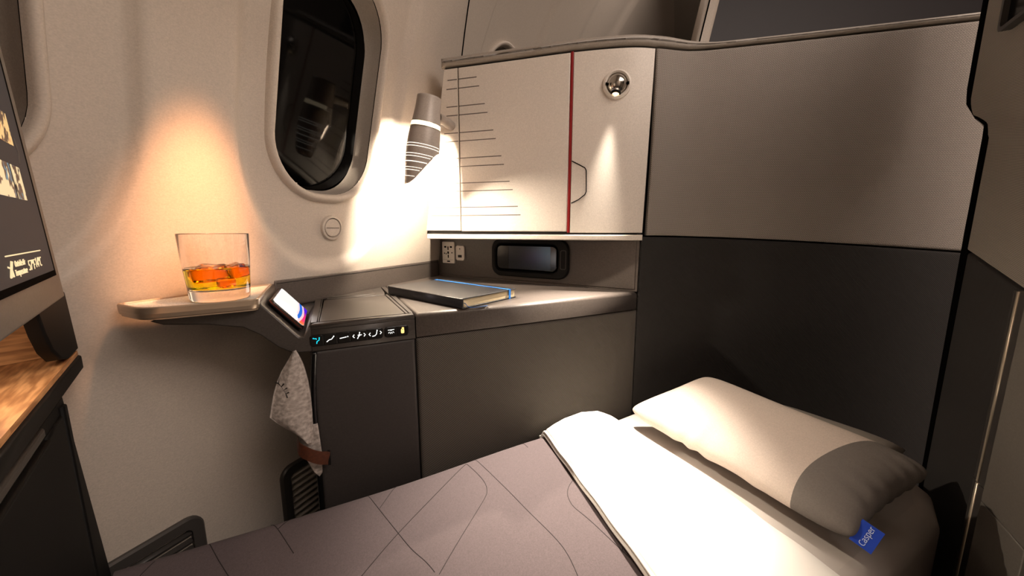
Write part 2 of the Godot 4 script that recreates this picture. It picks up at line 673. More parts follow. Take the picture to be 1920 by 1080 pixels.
func build_windows() -> void:
	var n := 0
	for w in window_spots():
		n += 1
		var root := struct_node("window_%d" % n)
		var prof := [[-0.002, -0.012], [0.0, -0.004], [0.003, 0.004], [0.008, 0.006], [0.013, 0.004], [0.016, -0.002], [0.019, -0.009], [0.0185, -0.012], [0.022, -0.03], [0.026, -0.05], [0.030, -0.056]]
		var names := ["frame", "reveal"]
		var cuts := [[0, 7], [7, 11]]
		for part in 2:
			var st := begin()
			var R := []
			for k in range(cuts[part][0], cuts[part][1]):
				var o := win_outline(w, prof[k][0])
				var r := PackedVector3Array()
				for i in o.size() + 1:
					var p := o[i % o.size()]
					r.append(wp(p.x, p.y, prof[k][1] - 0.012))
				R.append(r)
			rows(st, R)
			done(names[part], st, mats.lining if part == 0 else mats.cap, root)
		var st := begin()
		var o := win_outline(w, 0.0178)
		var g := PackedVector3Array()
		for p in o:
			g.append(wp(p.x, p.y, -0.0225))
		tube(st, g, 0.0016, 5, true)
		done("gasket", st, mats.gap, root)
		st = begin()
		o = win_outline(w, 0.028)
		var ix := Geometry2D.triangulate_polygon(o)
		var c := Vector2(w.x, (w.y + w.z) / 2)
		var slope := (lean(c.y + 0.1) - lean(c.y - 0.1)) / 0.2
		var base := lean(c.y)
		for k in range(0, ix.size(), 3):
			var q := []
			for e in 3:
				var p: Vector2 = o[ix[k + e]]
				var v := WA + WD * p.x + WN * (base + slope * (p.y - c.y) - 0.062)
				q.append(Vector3(v.x, p.y, v.z))
			tri(st, q[0], q[2], q[1])
		done("pane", st, mats.pane, root)
	# round cap below the window
	var cap := thing("round_wall_cap", "round beige cap with a slot, on the lining below the dark window", "wall cap", wp(0.03, 0.96, 0.0))
	var ny := (lean(0.98) - lean(0.94)) / 0.04
	var up := Vector3(WN.x * ny, 1, WN.z * ny).normalized()
	var T := Transform3D(Basis(WD, up, WD.cross(up)), wp(0.03, 0.96, -0.016))
	var st2 := begin()
	ring(st2, T, [[circ(0, 0, 0.031, 32), -0.004], [circ(0, 0, 0.030, 32), 0.003], [circ(0, 0, 0.025, 32), 0.004], [circ(0, 0, 0.0235, 32), -0.002]])
	done("collar", st2, mats.lining, cap)
	st2 = begin()
	prism(st2, circ(0, 0, 0.0225, 32), T, -0.004, 0.0035, 0.0015)
	done("disc", st2, mats.lining, cap)
	st2 = begin()
	box(st2, T, Vector3(-0.019, -0.0012, 0.003), Vector3(0.019, 0.0008, 0.0039))
	done("slot", st2, mats.stripe, cap)

func seam_y(a: float) -> float:
	var t := clampf((a - 0.52) / 0.66, 0.0, 1.4)
	return 0.938 - 0.03 * pow(t, 1.6)

func build_shell() -> void:
	var wb := struct_node("wall_back")
	var st := begin()
	panel(st, func(a, b, o): return cp(a, lerpf(seam_y(a) + 0.002, 1.402, b), o - 0.012 + 0.006 * sin(PI * b)), 0.528, 1.36, 0.0, 1.0, 40, 12, 0.012, 0.004, 0.46)
	done("upper_fabric", st, mats.weave, wb)
	st = begin()
	panel(st, func(a, b, o): return cp(a, lerpf(0.02, seam_y(a) - 0.002, b), o - 0.014), 0.515, 1.36, 0.0, 1.0, 40, 10, 0.012, 0.004, 0.92)
	done("lower_fabric", st, mats.twill_dark, wb)
	st = begin()
	panel(st, func(a, b, o): return cp(a, b, o - 0.035), 0.50, 1.37, 0.0, 1.42, 30, 2, 0.018, 0.002)
	done("shell_core", st, mats.black, wb)
	# cap running along the cabinet and the shell
	st = begin()
	panel(st, func(a, b, o):
		var lift := 0.0
		if a > 0.55:
			lift = -0.012 * smoothstep(0.55, 0.7, a)
		return cp(a, lerpf(1.4065, 1.431 + lift, b), o - 0.05), -0.052, 1.36, 0.0, 1.0, 60, 2, 0.053, 0.008, 0.025)
	done("cap", st, mats.cap, wb)

func fr(x: float, y: float, o: float) -> Vector3:
	return Vector3(0.985, y, -0.86) + Vector3(-0.525, 0, 0.851) * x + Vector3(-0.851, 0, -0.525) * o

func edge_x(y: float) -> float:
	return lerpf(0.137, 0.08, smoothstep(1.15, 1.205, y)) + maxf(0.0, 0.95 - y) * 0.02

func bulge(x: float, y: float) -> float:
	var lo := 1.16 - 0.02 * x
	return 0.015 * smoothstep(lo, lo + 0.075, y)

func build_right_side() -> void:
	var wr := struct_node("wall_right")
	var st := begin()
	var seam := func(x: float) -> float: return 0.912 - 0.27 * (x - 0.14)
	panel(st, func(a, b, o):
		var y: float = lerpf(seam.call(a) + 0.002, 1.62, b)
		var x: float = lerpf(edge_x(y), 0.60, a)
		return fr(x, lerpf(seam.call(x) + 0.002, 1.62, b), o + bulge(x, y) - 0.012), 0.0, 1.0, 0.0, 1.0, 20, 70, 0.012, 0.004, 0.7)
	done("upper_fabric", st, mats.weave_uv if mats.has("weave_uv") else mats.weave, wr)
	st = begin()
	panel(st, func(a, b, o):
		var x: float = lerpf(edge_x(0.7), 0.60, a)
		return fr(x, lerpf(0.02, seam.call(x) - 0.002, b), o - 0.012), 0.0, 1.0, 0.0, 1.0, 10, 10, 0.012, 0.004, 0.9)
	done("lower_fabric", st, mats.twill_dark, wr)
	# black strip that stands in for the dark gap to the shell
	st = begin()
	var gp := PackedVector3Array()
	for k in 60:
		var y := 0.02 + 1.6 * k / 59.0
		gp.append(fr(edge_x(y) - 0.011, y, bulge(0.1, y) - 0.008))
	tube(st, gp, 0.012, 8)
	done("gasket", st, mats.gap, wr)
	st = begin()
	box(st, Transform3D(Basis(Vector3(-0.525, 0, 0.851), Vector3.UP, Vector3(-0.851, 0, -0.525)), Vector3(0.985, 0, -0.86)), Vector3(0.145, 0.0, -0.10), Vector3(0.75, 1.63, -0.014))
	done("core", st, mats.black, wr)
	# door jamb: dark strips either side of a bright metal line
	var tj := struct_node("trim_2")
	var T := Transform3D(Basis(Vector3(-0.525, 0, 0.851), Vector3.UP, Vector3(-0.851, 0, -0.525)), Vector3(0.985, 0, -0.86))
	var cols := [["jamb_strip", 0.333, 0.3465, 0.010, mats.jamb], ["metal_line", 0.3475, 0.3525, 0.013, mats.steel_line], ["jamb_strip", 0.3535, 0.402, 0.012, mats.jamb], ["door_edge", 0.412, 0.52, 0.030, mats.door_grey]]
	for c in cols:
		for h in 2:
			st = begin()
			box(st, T, Vector3(c[1], 0.0 if h == 0 else 0.532, -0.012), Vector3(c[2], 0.53 if h == 0 else 0.86, c[3]), 0.0015)
			done(c[0], st, c[4], tj)
	# framed panel at the very edge of the picture
	var fp := thing("framed_mirror", "dark framed panel at the top right edge, on the grey fabric", "mirror", fr(0.25, 1.31, 0.03))
	st = begin()
	var o1 := rr(0.275, 1.42, 0.19, 0.24, 0.012)
	var o2 := rr(0.275, 1.42, 0.176, 0.226, 0.008)
	ring(st, T, [[o1, 0.016], [o1, 0.030], [o2, 0.030], [o2, 0.020]])
	done("frame", st, mats.jamb, fp)
	st = begin()
	prism(st, o2, T, 0.016, 0.022)
	done("glass", st, mats.black_gloss, fp)

func cab_left(y: float) -> float:
	return lerpf(-0.1147, -0.0412, clampf((y - 0.956) / 0.4445, -0.1, 1.2))

func cab_right(y: float) -> float:
	return lerpf(0.515, 0.5235, (y - 0.942) / 0.46)

func build_cabinet() -> void:
	var c := thing("storage_cabinet", "beige stowage cabinet with a red strip and engraved lines, above the console", "cabinet", cp(0.2, 0.94, -0.05))
	# body
	var st := begin()
	var lo := PackedVector3Array()
	var hi := PackedVector3Array()
	for k in 25:
		var t := k / 24.0
		lo.append(cp(lerpf(cab_left(0.942), cab_right(0.942), t), 0.942, -0.007))
		hi.append(cp(lerpf(cab_left(1.405), cab_right(1.405), t), 1.405, -0.007))
	var back := [Vector3(0.36, 0, -1.06), Vector3(-0.20, 0, -1.42), Vector3(-0.30, 0, -1.40)]
	var backhi := [Vector3(0.40, 0, -1.06), Vector3(-0.05, 0, -1.40), Vector3(-0.21, 0, -1.32)]
	for k in 3:
		lo.append(Vector3(back[k].x, 0.942, back[k].z))
		hi.append(Vector3(backhi[k].x, 1.405, backhi[k].z))
	lo.append(lo[0])
	hi.append(hi[0])
	rows(st, [lo, hi], null, -1)
	for e in 2:
		var q := PackedVector2Array()
		var src := lo if e == 0 else hi
		for k in src.size() - 1:
			q.append(Vector2(src[k].x, src[k].z))
		var ix := Geometry2D.triangulate_polygon(q)
		st.set_smooth_group(-1)
		for k in range(0, ix.size(), 3):
			tri(st, src[ix[k]], src[ix[k + 1]], src[ix[k + 2]])
	done("body", st, mats.seam, c)
	st = begin()
	var left_face := [[cp(cab_left(0.942), 0.942, -0.004) , cp(cab_left(1.405), 1.405, -0.004)], [Vector3(-0.30, 0.942, -1.40), Vector3(-0.21, 1.405, -1.32)]]
	rows(st, [[left_face[1][0], left_face[0][0]], [left_face[1][1], left_face[0][1]]], null, -1)
	done("side_panel", st, mats.cabinet, c)
	# front: narrow panel, door, red strip, right panel
	st = begin()
	panel(st, func(a, b, o): return cp(lerpf(cab_left(b), -0.0022, a), b, o - 0.007), 0.0, 1.0, 0.952, 1.400, 3, 3, 0.007, 0.0012)
	var np := done("narrow_panel", st, mats.cabinet, c)
	st = begin()
	panel(st, func(a, b, o): return cp(a, b, o - 0.007), 0.0012, 0.3135, 0.950, 1.400, 12, 3, 0.007, 0.0018)
	var door := done("door", st, mats.cabinet, c)
	st = begin()
	panel(st, func(a, b, o): return cp(a, b, o - 0.007), 0.3142, 0.3212, 0.947, 1.402, 1, 3, 0.0076, 0.001)
	var red := done("red_strip", st, mats.red, c)
	red.set_meta("label", "thin red vertical strip")
	st = begin()
	panel(st, func(a, b, o): return cp(lerpf(0.3222, cab_right(b), a), b, o - 0.007), 0.0, 1.0, 0.947, 1.400, 16, 3, 0.007, 0.0012)
	var rp := done("right_panel", st, mats.cabinet, c)
	# engraved lines in pairs across the narrow panel and the door
	var ls := [[-0.0322, 0.056, 1.3703], [-0.0363, 0.0632, 1.3467], [-0.0377, 0.0791, 1.2995], [-0.0384, 0.0867, 1.276], [-0.0473, 0.1035, 1.2285], [-0.0457, 0.1105, 1.2055], [-0.0557, 0.1265, 1.1586], [-0.0634, 0.1342, 1.1353], [-0.0843, 0.1507, 1.089], [-0.0887, 0.1599, 1.066], [-0.0957, 0.1747, 1.0198], [-0.0974, 0.1826, 0.9964]]
	for l in ls:
		for h in 2:
			st = begin()
			var a0: float = l[0] if h == 0 else 0.002
			var a1: float = -0.003 if h == 0 else l[1]
			panel(st, func(a, b, o): return cp(a, b, o - 0.0006), a0, a1, l[2] - 0.0013, l[2] + 0.0013, 4, 1, 0.0009, 0.0002)
			done("engraved_line", st, mats.stripe, np if h == 0 else door)
	# finger pull: six-sided outline beside the red strip
	st = begin()
	var hp := PackedVector3Array()
	for q in [[0.323, 1.1345], [0.3424, 1.1245], [0.3575, 1.116], [0.3612, 1.109], [0.3628, 1.055], [0.3595, 1.0475], [0.343, 1.0345], [0.324, 1.0255]]:
		hp.append(cp(q[0], q[1], 0.0004))
	tube(st, hp, 0.0013, 5)
	done("finger_pull", st, mats.gap, rp)
	# pale rail below
	st = begin()
	panel(st, func(a, b, o): return cp(a, b, o - 0.03), -0.112, 0.515, 0.927, 0.9415, 20, 2, 0.034, 0.002)
	done("bottom_rail", st, mats.cabinet, c)

func pocket_frame() -> Transform3D:
	return Transform3D(Basis(Vector3(0.856, 0, 0.517), Vector3.UP, Vector3(-0.517, 0, 0.856)), Vector3(-0.269, 0, -1.368))

func build_pocket_wall() -> void:
	var T := pocket_frame()
	var st := begin()
	var p := thing("console_backboard", "dark taupe backboard between the console and the beige cabinet", "panel", T * Vector3(0.36, 0.787, -0.01))
	box(st, T, Vector3(-0.02, 0.787, -0.03), Vector3(0.714, 0.945, 0.0))
	done("board", st, mats.console, p)
	st = begin()
	panel(st, func(a, b, o): return T * Vector3(a, b, o - 0.001), 0.008, 0.708, 0.792, 0.925, 4, 3, 0.003, 0.0015)
	done("skin", st, mats.console, p)
	# power socket
	var so := thing("power_socket", "pale universal power socket at the window end of the backboard", "power socket", T * Vector3(0.05, 0.835, 0.002))
	st = begin()
	prism(st, rr(0.05, 0.8735, 0.056, 0.077, 0.003), T, 0.002, 0.008, 0.0015)
	done("plate", st, mats.plate, so)
	var holes := [[0.037, 0.8935, 0.010, 0.006], [0.0635, 0.8935, 0.010, 0.006], [0.050, 0.889, 0.0045, 0.013], [0.050, 0.873, 0.007, 0.009], [0.050, 0.860, 0.0045, 0.012], [0.0325, 0.8705, 0.004, 0.005], [0.0405, 0.869, 0.004, 0.005], [0.0675, 0.873, 0.004, 0.005]]
	for h in holes:
		st = begin()
		prism(st, rr(h[0], h[1], h[2], h[3], minf(h[2], h[3]) * 0.3, 3), T, 0.0075, 0.0084)
		done("socket_hole", st, mats.gap, so)
	st = begin()
	box(st, T, Vector3(0.025, 0.8475, 0.0078), Vector3(0.075, 0.848, 0.0084))
	done("joint_line", st, mats.stripe, so)
	st = begin()
	prism(st, rr(0.051, 0.842, 0.014, 0.005, 0.0018, 3), T, 0.0075, 0.0084)
	done("charging_slot", st, mats.seam, so)
	# usb plate
	var us := thing("charging_port", "small rounded pale charging port beside the power socket", "charging port", T * Vector3(0.103, 0.845, 0.002))
	st = begin()
	prism(st, rr(0.1035, 0.873, 0.038, 0.053, 0.008), T, 0.002, 0.008, 0.002)
	done("plate", st, mats.plate, us)
	st = begin()
	prism(st, rr(0.1035, 0.862, 0.017, 0.009, 0.001, 2), T, 0.0075, 0.0084)
	done("slot", st, mats.seam, us)
	st = begin()
	prism(st, circ(0.1035, 0.888, 0.0022, 10), T, 0.0075, 0.0084)
	done("indicator", st, mats.gap, us)
	# handset in its pocket
	var dk := thing("handset_holder", "black rounded pocket in the backboard that holds the handset", "holder", T * Vector3(0.379, 0.805, 0.0))
	st = begin()
	var o1 := rr(0.379, 0.8655, 0.274, 0.121, 0.034, 8)
	var o2 := rr(0.379, 0.8655, 0.268, 0.115, 0.031, 8)
	var o3 := rr(0.370, 0.8665, 0.232, 0.094, 0.026, 8)
	var o4 := rr(0.370, 0.8665, 0.226, 0.088, 0.023, 8)
	ring(st, T, [[o1, 0.0], [o1, 0.010], [o2, 0.013], [o3, 0.013], [o4, 0.009], [o4, 0.002]])
	done("surround", st, mats.black, dk)
	st = begin()
	prism(st, o4, T, 0.0015, 0.003)
	done("back", st, mats.gap, dk)
	st = begin()
	ring(st, T, [[rr(0.500, 0.8655, 0.019, 0.058, 0.005), 0.0128], [rr(0.500, 0.8655, 0.019, 0.058, 0.005), 0.0142], [rr(0.500, 0.8655, 0.015, 0.054, 0.004), 0.0142], [rr(0.500, 0.8655, 0.015, 0.054, 0.004), 0.0125]])
	done("release_button", st, mats.console_dark, dk)
	var hs := thing("handset", "black touchscreen handset lying in the pocket above the console", "handset", T * Vector3(0.37, 0.825, 0.004))
	st = begin()
	prism(st, rr(0.370, 0.8665, 0.216, 0.078, 0.016, 6), T, 0.004, 0.010, 0.0025)
	done("body", st, mats.black_gloss, hs)
	st = begin()
	prism(st, rr(0.383, 0.8668, 0.148, 0.073, 0.001, 2), T, 0.0095, 0.0104)
	var im := Image.create(96, 48, false, Image.FORMAT_RGB8)
	for y in 48:
		for x in 96:
			var fx := x / 95.0
			var fy := y / 47.0
			var a := exp(-(pow((fx - 0.98) * 2.2, 2) + pow((fy - 0.12) * 1.3, 2)))
			var b := exp(-(pow((fx - 0.62) * 3.0, 2) + pow((fy - 0.45) * 2.5, 2)))
			im.set_pixel(x, y, Color(0.07 + 0.14 * a + 0.09 * b, 0.07 + 0.24 * a + 0.03 * b, 0.075 + 0.27 * a + 0.06 * b))
	var sm := mat("handset_screen", Color(0.02, 0.02, 0.02), 0.2)
	sm.emission_enabled = true
	sm.emission_texture = ImageTexture.create_from_image(im)
	sm.emission = Color(1, 1, 1)
	sm.emission_operator = BaseMaterial3D.EMISSION_OP_MULTIPLY
	sm.emission_energy_multiplier = 0.45
	sm.uv1_scale = Vector3(1.0 / 0.148, -1.0 / 0.073, 1)
	sm.uv1_offset = Vector3(-(0.383 - 0.074) / 0.148, (0.8668 + 0.0365) / 0.073, 0)
	done("screen", st, sm, hs)
	st = begin()
	box(st, T, Vector3(0.3075, 0.832, 0.0098), Vector3(0.3083, 0.901, 0.0106))
	done("joint_line", st, mats.seam, hs)

func build_console() -> void:
	var T := top_frame(0)
	var F := front_frame()
	var c := thing("side_console", "dark taupe side console with a triangular top below the beige cabinet", "console", kp(0.2, 0.1, 0.0))
	var st := begin()
	prism(st, PackedVector2Array([Vector2(0.0025, 0.0), Vector2(0.602, 0.0), Vector2(0.602, 0.012), Vector2(0.229, 0.612), Vector2(0.216, 0.612), Vector2(0.0025, 0.436)]), T, 0.738, 0.787, 0.009)
	done("worktop", st, mats.console, c)
	st = begin()
	prism(st, PackedVector2Array([Vector2(-0.184, 0.001), Vector2(0.002, 0.001), Vector2(0.002, 0.415), Vector2(-0.15, 0.292), Vector2(-0.184, 0.265)]), T, 0.738, 0.7805)
	done("lid_base", st, mats.gap, c)
	# front lip of the lid part
	st = begin()
	prism(st, PackedVector2Array([Vector2(-0.186, -0.001), Vector2(-0.0005, -0.001), Vector2(-0.0005, 0.02), Vector2(-0.186, 0.02)]), T, 0.7365, 0.7765, 0.001, 2)
	done("control_lip", st, mats.console_dark, c)
	st = begin()
	prism(st, PackedVector2Array([Vector2(-0.188, -0.0005), Vector2(-0.0005, -0.0005), Vector2(-0.0005, 0.0135), Vector2(-0.178, 0.0135)]), T, 0.7772, 0.787, 0.004)
	done("front_strip", st, mats.console_dark, c)
	for q in [["left_strip", [-0.186, 0.0142, -0.1755, 0.0142, -0.1705, 0.273, -0.184, 0.264]], ["left_strip", [-0.1745, 0.0145, -0.1725, 0.0145, -0.1675, 0.27, -0.1695, 0.27]], ["lid", [-0.1712, 0.0155, -0.0165, 0.0155, -0.0235, 0.252, -0.1645, 0.247]], ["right_strip", [-0.0148, 0.0142, -0.0095, 0.0142, -0.0150, 0.268, -0.0215, 0.262]], ["right_strip", [-0.0080, 0.0142, -0.0008, 0.0142, -0.0008, 0.413, -0.014, 0.402]], ["back_strip", [-0.1595, 0.2545, -0.024, 0.2585, -0.0215, 0.27, -0.0185, 0.30, -0.0155, 0.398, -0.1555, 0.285]], ["flap", [-0.156, 0.27, -0.043, 0.278, -0.046, 0.365]]]:
		var pg := PackedVector2Array()
		for k in range(0, q[1].size(), 2):
			pg.append(Vector2(q[1][k], q[1][k + 1]))
		st = begin()
		prism(st, pg, T, 0.779, 0.787 if q[0] != "flap" else 0.7885, 0.0008, 2)
		done(q[0], st, mats.lid if q[0] in ["lid", "flap"] else mats.console_dark, c)
	# sloping cradle for the telephone that rises to the tray, and its arm under the tray
	st = begin()
	var arm := PackedVector2Array()
	for q in [[-0.186, 0.7365], [-0.186, 0.785], [-0.198, 0.766], [-0.2055, 0.766], [-0.2555, 0.829], [-0.259, 0.8385], [-0.272, 0.8385], [-0.275, 0.8215], [-0.385, 0.8215], [-0.40, 0.816], [-0.385, 0.809], [-0.33, 0.803], [-0.285, 0.793], [-0.262, 0.777], [-0.238, 0.752], [-0.222, 0.741], [-0.205, 0.7365]]:
		arm.append(Vector2(q[0], q[1]))
	prism(st, arm, F, -0.20, 0.001, 0.0022, 2)
	done("tray_arm", st, mats.console_dark, c)
	# ledge along the lining
	st = begin()
	panel(st, func(a, b, o):
		var v: Vector3 = WA + WD * a + WN * (o - 0.045)
		return Vector3(v.x, b, v.z), -0.135, 0.482, 0.78, 0.8455, 8, 3, 0.045, 0.004)
	done("wall_ledge", st, mats.console, c)
	st = begin()
	var lp := PackedVector3Array()
	for k in 5:
		var v := WA + WD * lerpf(-0.13, 0.48, k / 4.0) + WN * 0.0004
		lp.append(Vector3(v.x, 0.8375, v.z))
	tube(st, lp, 0.0006, 4)
	done("ledge_joint", st, mats.seam, c)
	# front below the lip
	st = begin()
	panel(st, func(a, b, o): return kp(a, -(o - 0.012) - 0.03 * (0.735 - b) * 0.3, b), -0.190, -0.0015, 0.05, 0.7355, 4, 6, 0.011, 0.004)
	done("end_panel", st, mats.end_panel, c)
	st = begin()
	panel(st, func(a, b, o): return kp(a, -(o - 0.012) - 0.03 * (0.735 - b) * 0.3, b), 0.0015, 0.606, 0.05, 0.7355, 8, 6, 0.012, 0.005)
	done("fabric_panel", st, mats.twill, c)
	st = begin()
	prism(st, PackedVector2Array([Vector2(-0.184, 0.006), Vector2(0.598, 0.006), Vector2(0.21, 0.58), Vector2(-0.184, 0.255)]), T, 0.02, 0.738)
	done("carcass", st, mats.black, c)
	# black edging on the free end of the front
	st = begin()
	var ep := PackedVector3Array()
	for q in [[-0.183, 0.735], [-0.187, 0.70], [-0.191, 0.64], [-0.192, 0.56], [-0.1925, 0.45], [-0.1925, 0.3]]:
		ep.append(kp(q[0], -0.004, q[1]))
	tube(st, smooth_line(ep), 0.005, 8)
	done("black_edging", st, mats.black_gloss, c)

func mon_frame() -> Transform3D:
	return Transform3D(Basis(Vector3(-0.661, 0, -0.75), Vector3.UP, Vector3(0.75, 0, -0.661)), Vector3(-0.417, 0, -0.277))

func build_monument() -> void:
	var T := mon_frame()
	# x towards the lining, z out over the bed
	var TT := Transform3D(Basis(Vector3(-0.661, 0, -0.75), Vector3(-0.75, 0, 0.661), Vector3.UP), Vector3(-0.417, 0, -0.277))
	var c := thing("foot_cabinet", "black cabinet with a wooden top at the left, below the screen", "cabinet", T * Vector3(0.1, 0.0, -0.1))
	var st := begin()
	prism(st, PackedVector2Array([Vector2(-0.28, 0.002), Vector2(0.313, 0.002), Vector2(0.30, 0.02), Vector2(0.17, 0.36), Vector2(-0.28, 0.36)]), TT, 0.7775, 0.784, 0.0)
	done("wooden_top", st, mats.wood, c)
	st = begin()
	prism(st, PackedVector2Array([Vector2(0.296, 0.026), Vector2(0.303, 0.03), Vector2(0.175, 0.36), Vector2(0.166, 0.357)]), TT, 0.7845, 0.875)
	done("wooden_upstand", st, mats.wood, c)
	var sl := thing("unseen_shelf_light", "thin unseen light strip under the television, placed to light the wooden top", "light strip", TT * Vector3(0.0, 0.04, 0.866))
	st = begin()
	box(st, TT, Vector3(-0.16, 0.036, 0.866), Vector3(0.15, 0.046, 0.871))
	done("diffuser", st, mats.unseen_lamp_panel, sl)
	var l := AreaLight3D.new()
	l.name = "unseen_shelf_glow"  # hidden strip, placed to brighten the wood below the screen
	l.area_size = Vector2(0.30, 0.01)
	l.light_color = Color(1.0, 0.9, 0.8)
	l.light_energy = 0.03
	l.area_range = 3.0
	l.shadow_enabled = true
	l.transform = Transform3D(Basis(TT.basis.x, TT.basis.y, TT.basis.z), TT * Vector3(-0.005, 0.041, 0.8655))
	add_child(l)
	st = begin()
	prism(st, PackedVector2Array([Vector2(-0.28, 0.0), Vector2(0.317, 0.0), Vector2(0.317, 0.012), Vector2(0.17, 0.37), Vector2(-0.28, 0.37)]), TT, 0.757, 0.777, 0.004)
	done("top_edge", st, mats.black, c)
	st = begin()
	prism(st, PackedVector2Array([Vector2(-0.28, 0.014), Vector2(0.306, 0.014), Vector2(0.16, 0.37), Vector2(-0.28, 0.37)]), TT, 0.738, 0.757)
	done("underside", st, mats.black, c)
	st = begin()
	prism(st, PackedVector2Array([Vector2(-0.28, 0.0), Vector2(0.325, 0.0), Vector2(0.325, 0.37), Vector2(0.250, 0.738), Vector2(-0.28, 0.738)]), T, -0.10, -0.012)
	done("carcass", st, mats.black, c)
	st = begin()
	box(st, T, Vector3(-0.28, 0.30, -0.03), Vector3(0.15, 0.722, -0.006), 0.003)
	var dr := done("drawer_front", st, mats.black, c)
	st = begin()
	box(st, T, Vector3(-0.28, 0.738, -0.020), Vector3(0.118, 0.748, -0.002), 0.003)
	done("pull_rail", st, mats.jamb, dr)
	st = begin()
	box(st, T, Vector3(0.155, 0.05, -0.032), Vector3(0.225, 0.722, -0.009), 0.003)
	done("side_panel", st, mats.black, c)
	st = begin()
	box(st, T, Vector3(0.23, 0.05, -0.032), Vector3(0.246, 0.73, -0.008), 0.003)
	done("side_panel", st, mats.black, c)

func tv_frame() -> Transform3D:
	return Transform3D(Basis(Vector3(-0.688, 0, -0.725), Vector3.UP, Vector3(0.725, 0, -0.688)), Vector3(-0.571, 0, -0.464))

func build_television() -> void:
	var T := tv_frame()
	var tv := thing("television", "grey framed television screen at the left edge, above the wooden top", "television", T * Vector3(-0.12, 0.785, -0.01))
	var k := -0.29
	var st := begin()
	var q := func(x: float, y: float) -> Vector2: return Vector2(x + k * (y - 0.871), y)
	prism(st, PackedVector2Array([q.call(-0.40, 0.871), q.call(0.0, 0.871), q.call(0.0, 1.36), q.call(-0.40, 1.36)]), T, -0.032, 0.0, 0.003)
	done("frame", st, mats.door_grey, tv)
	st = begin()
	prism(st, PackedVector2Array([q.call(-0.385, 0.902), q.call(-0.026, 0.902), q.call(-0.026, 1.34), q.call(-0.385, 1.34)]), T, -0.01, 0.0012)
	done("bezel", st, mats.gap, tv)
	st = begin()
	prism(st, PackedVector2Array([q.call(-0.375, 0.909), q.call(-0.037, 0.909), q.call(-0.037, 1.33), q.call(-0.375, 1.33)]), T, -0.01, 0.0018)
	var scr := done("screen", st, mats.screen, tv)
	# what the screen shows
	var pics := [[[-0.26, 1.036], [-0.125, 1.036], [-0.125, 1.064], [-0.26, 1.064]], [[-0.26, 0.985], [-0.165, 0.985], [-0.165, 1.016], [-0.26, 1.016]], [[-0.158, 0.985], [-0.128, 0.985], [-0.128, 1.016], [-0.158, 1.016]]]
	for n in 3:
		var im := Image.create(48, 48, false, Image.FORMAT_RGB8)
		var fn := FastNoiseLite.new()
		fn.seed = 30 + n
		fn.frequency = 0.07
		for y in 48:
			for x in 48:
				var v := fn.get_noise_2d(x, y * 0.6)
				var cc := Color(0.98, 0.80, 0.52)
				if v < -0.12:
					cc = Color(0.24, 0.16, 0.11)
				elif v > 0.3:
					cc = Color(0.75, 0.32, 0.14)
				if n > 0:
					cc = Color(0.96, 0.86, 0.66) if v > -0.05 else (Color(0.08, 0.08, 0.08) if v > -0.3 else Color(0.2, 0.5, 0.6))
				im.set_pixel(x, y, cc)
		var m := mat("picture_%d" % n, Color(0.03, 0.03, 0.03), 0.3)
		m.emission_enabled = true
		m.emission = Color(1, 1, 1)
		m.emission_operator = BaseMaterial3D.EMISSION_OP_MULTIPLY
		m.emission_texture = ImageTexture.create_from_image(im)
		m.emission_energy_multiplier = 0.9
		m.uv1_scale = Vector3.ONE * 12.0
		var pg := PackedVector2Array()
		for p in pics[n]:
			pg.append(q.call(p[0] + 0.05, p[1]))
		st = begin()
		prism(st, pg, T, 0.0016, 0.0022)
		done("picture", st, m, scr)
	st = begin()
	var a0: Vector2 = q.call(-0.066, 1.032)
	tube(st, PackedVector3Array([T * Vector3(a0.x - 0.004, a0.y + 0.012, 0.002), T * Vector3(a0.x + 0.003, a0.y, 0.002), T * Vector3(a0.x - 0.001, a0.y - 0.012, 0.002)]), 0.0007, 4)
	done("arrow", st, mats.stripe, scr)
	st = begin()
	tube(st, PackedVector3Array([T * Vector3(-0.225, 0.934, 0.002), T * Vector3(-0.10, 0.934, 0.002)]), 0.0006, 4)
	done("rule", st, mats.screen_text, scr)
	for tx in [["Outside Air", -0.186, 0.9262, 0.0052], ["Temperature", -0.186, 0.9185, 0.0052], ["57°F", -0.146, 0.9215, 0.0095], ["14°C", -0.118, 0.9225, 0.0095]]:
		var tm := TextMesh.new()
		tm.text = tx[0]
		var sf := SystemFont.new()
		sf.font_names = PackedStringArray(["Droid Sans"])
		tm.font = sf
		tm.font_size = 32
		tm.pixel_size = tx[3] / 24.0
		tm.depth = 0.0004
		tm.horizontal_alignment = HORIZONTAL_ALIGNMENT_CENTER
		var mi := MeshInstance3D.new()
		mi.mesh = tm
		mi.name = "lettering"
		mi.material_override = mats.screen_text
		scr.add_child(mi, true)
		mi.transform = Transform3D(T.basis, T * Vector3(tx[1], tx[2], 0.0022) - parent_origin(scr))
	st = begin()
	tube(st, PackedVector3Array([T * Vector3(-0.222, 0.916, 0.002), T * Vector3(-0.212, 0.929, 0.002)]), 0.0011, 4)
	tube(st, PackedVector3Array([T * Vector3(-0.224, 0.925, 0.002), T * Vector3(-0.216, 0.9235, 0.002), T * Vector3(-0.213, 0.916, 0.002)]), 0.0008, 4)
	done("aeroplane_symbol", st, mats.screen_text, scr)
	# curved black foot that carries the screen on the wooden top
	st = begin()
	var foot := PackedVector2Array([Vector2(0.317, 0.785), Vector2(0.300, 0.872), Vector2(0.163, 0.872), Vector2(0.170, 0.86), Vector2(0.18, 0.836), Vector2(0.197, 0.812), Vector2(0.225, 0.794), Vector2(0.26, 0.786)])
	prism(st, foot, mon_frame(), -0.014, -0.001, 0.003)
	done("foot", st, mats.black, tv)
	var l := AreaLight3D.new()
	l.name = "television_light"
	l.area_size = Vector2(0.3, 0.38)
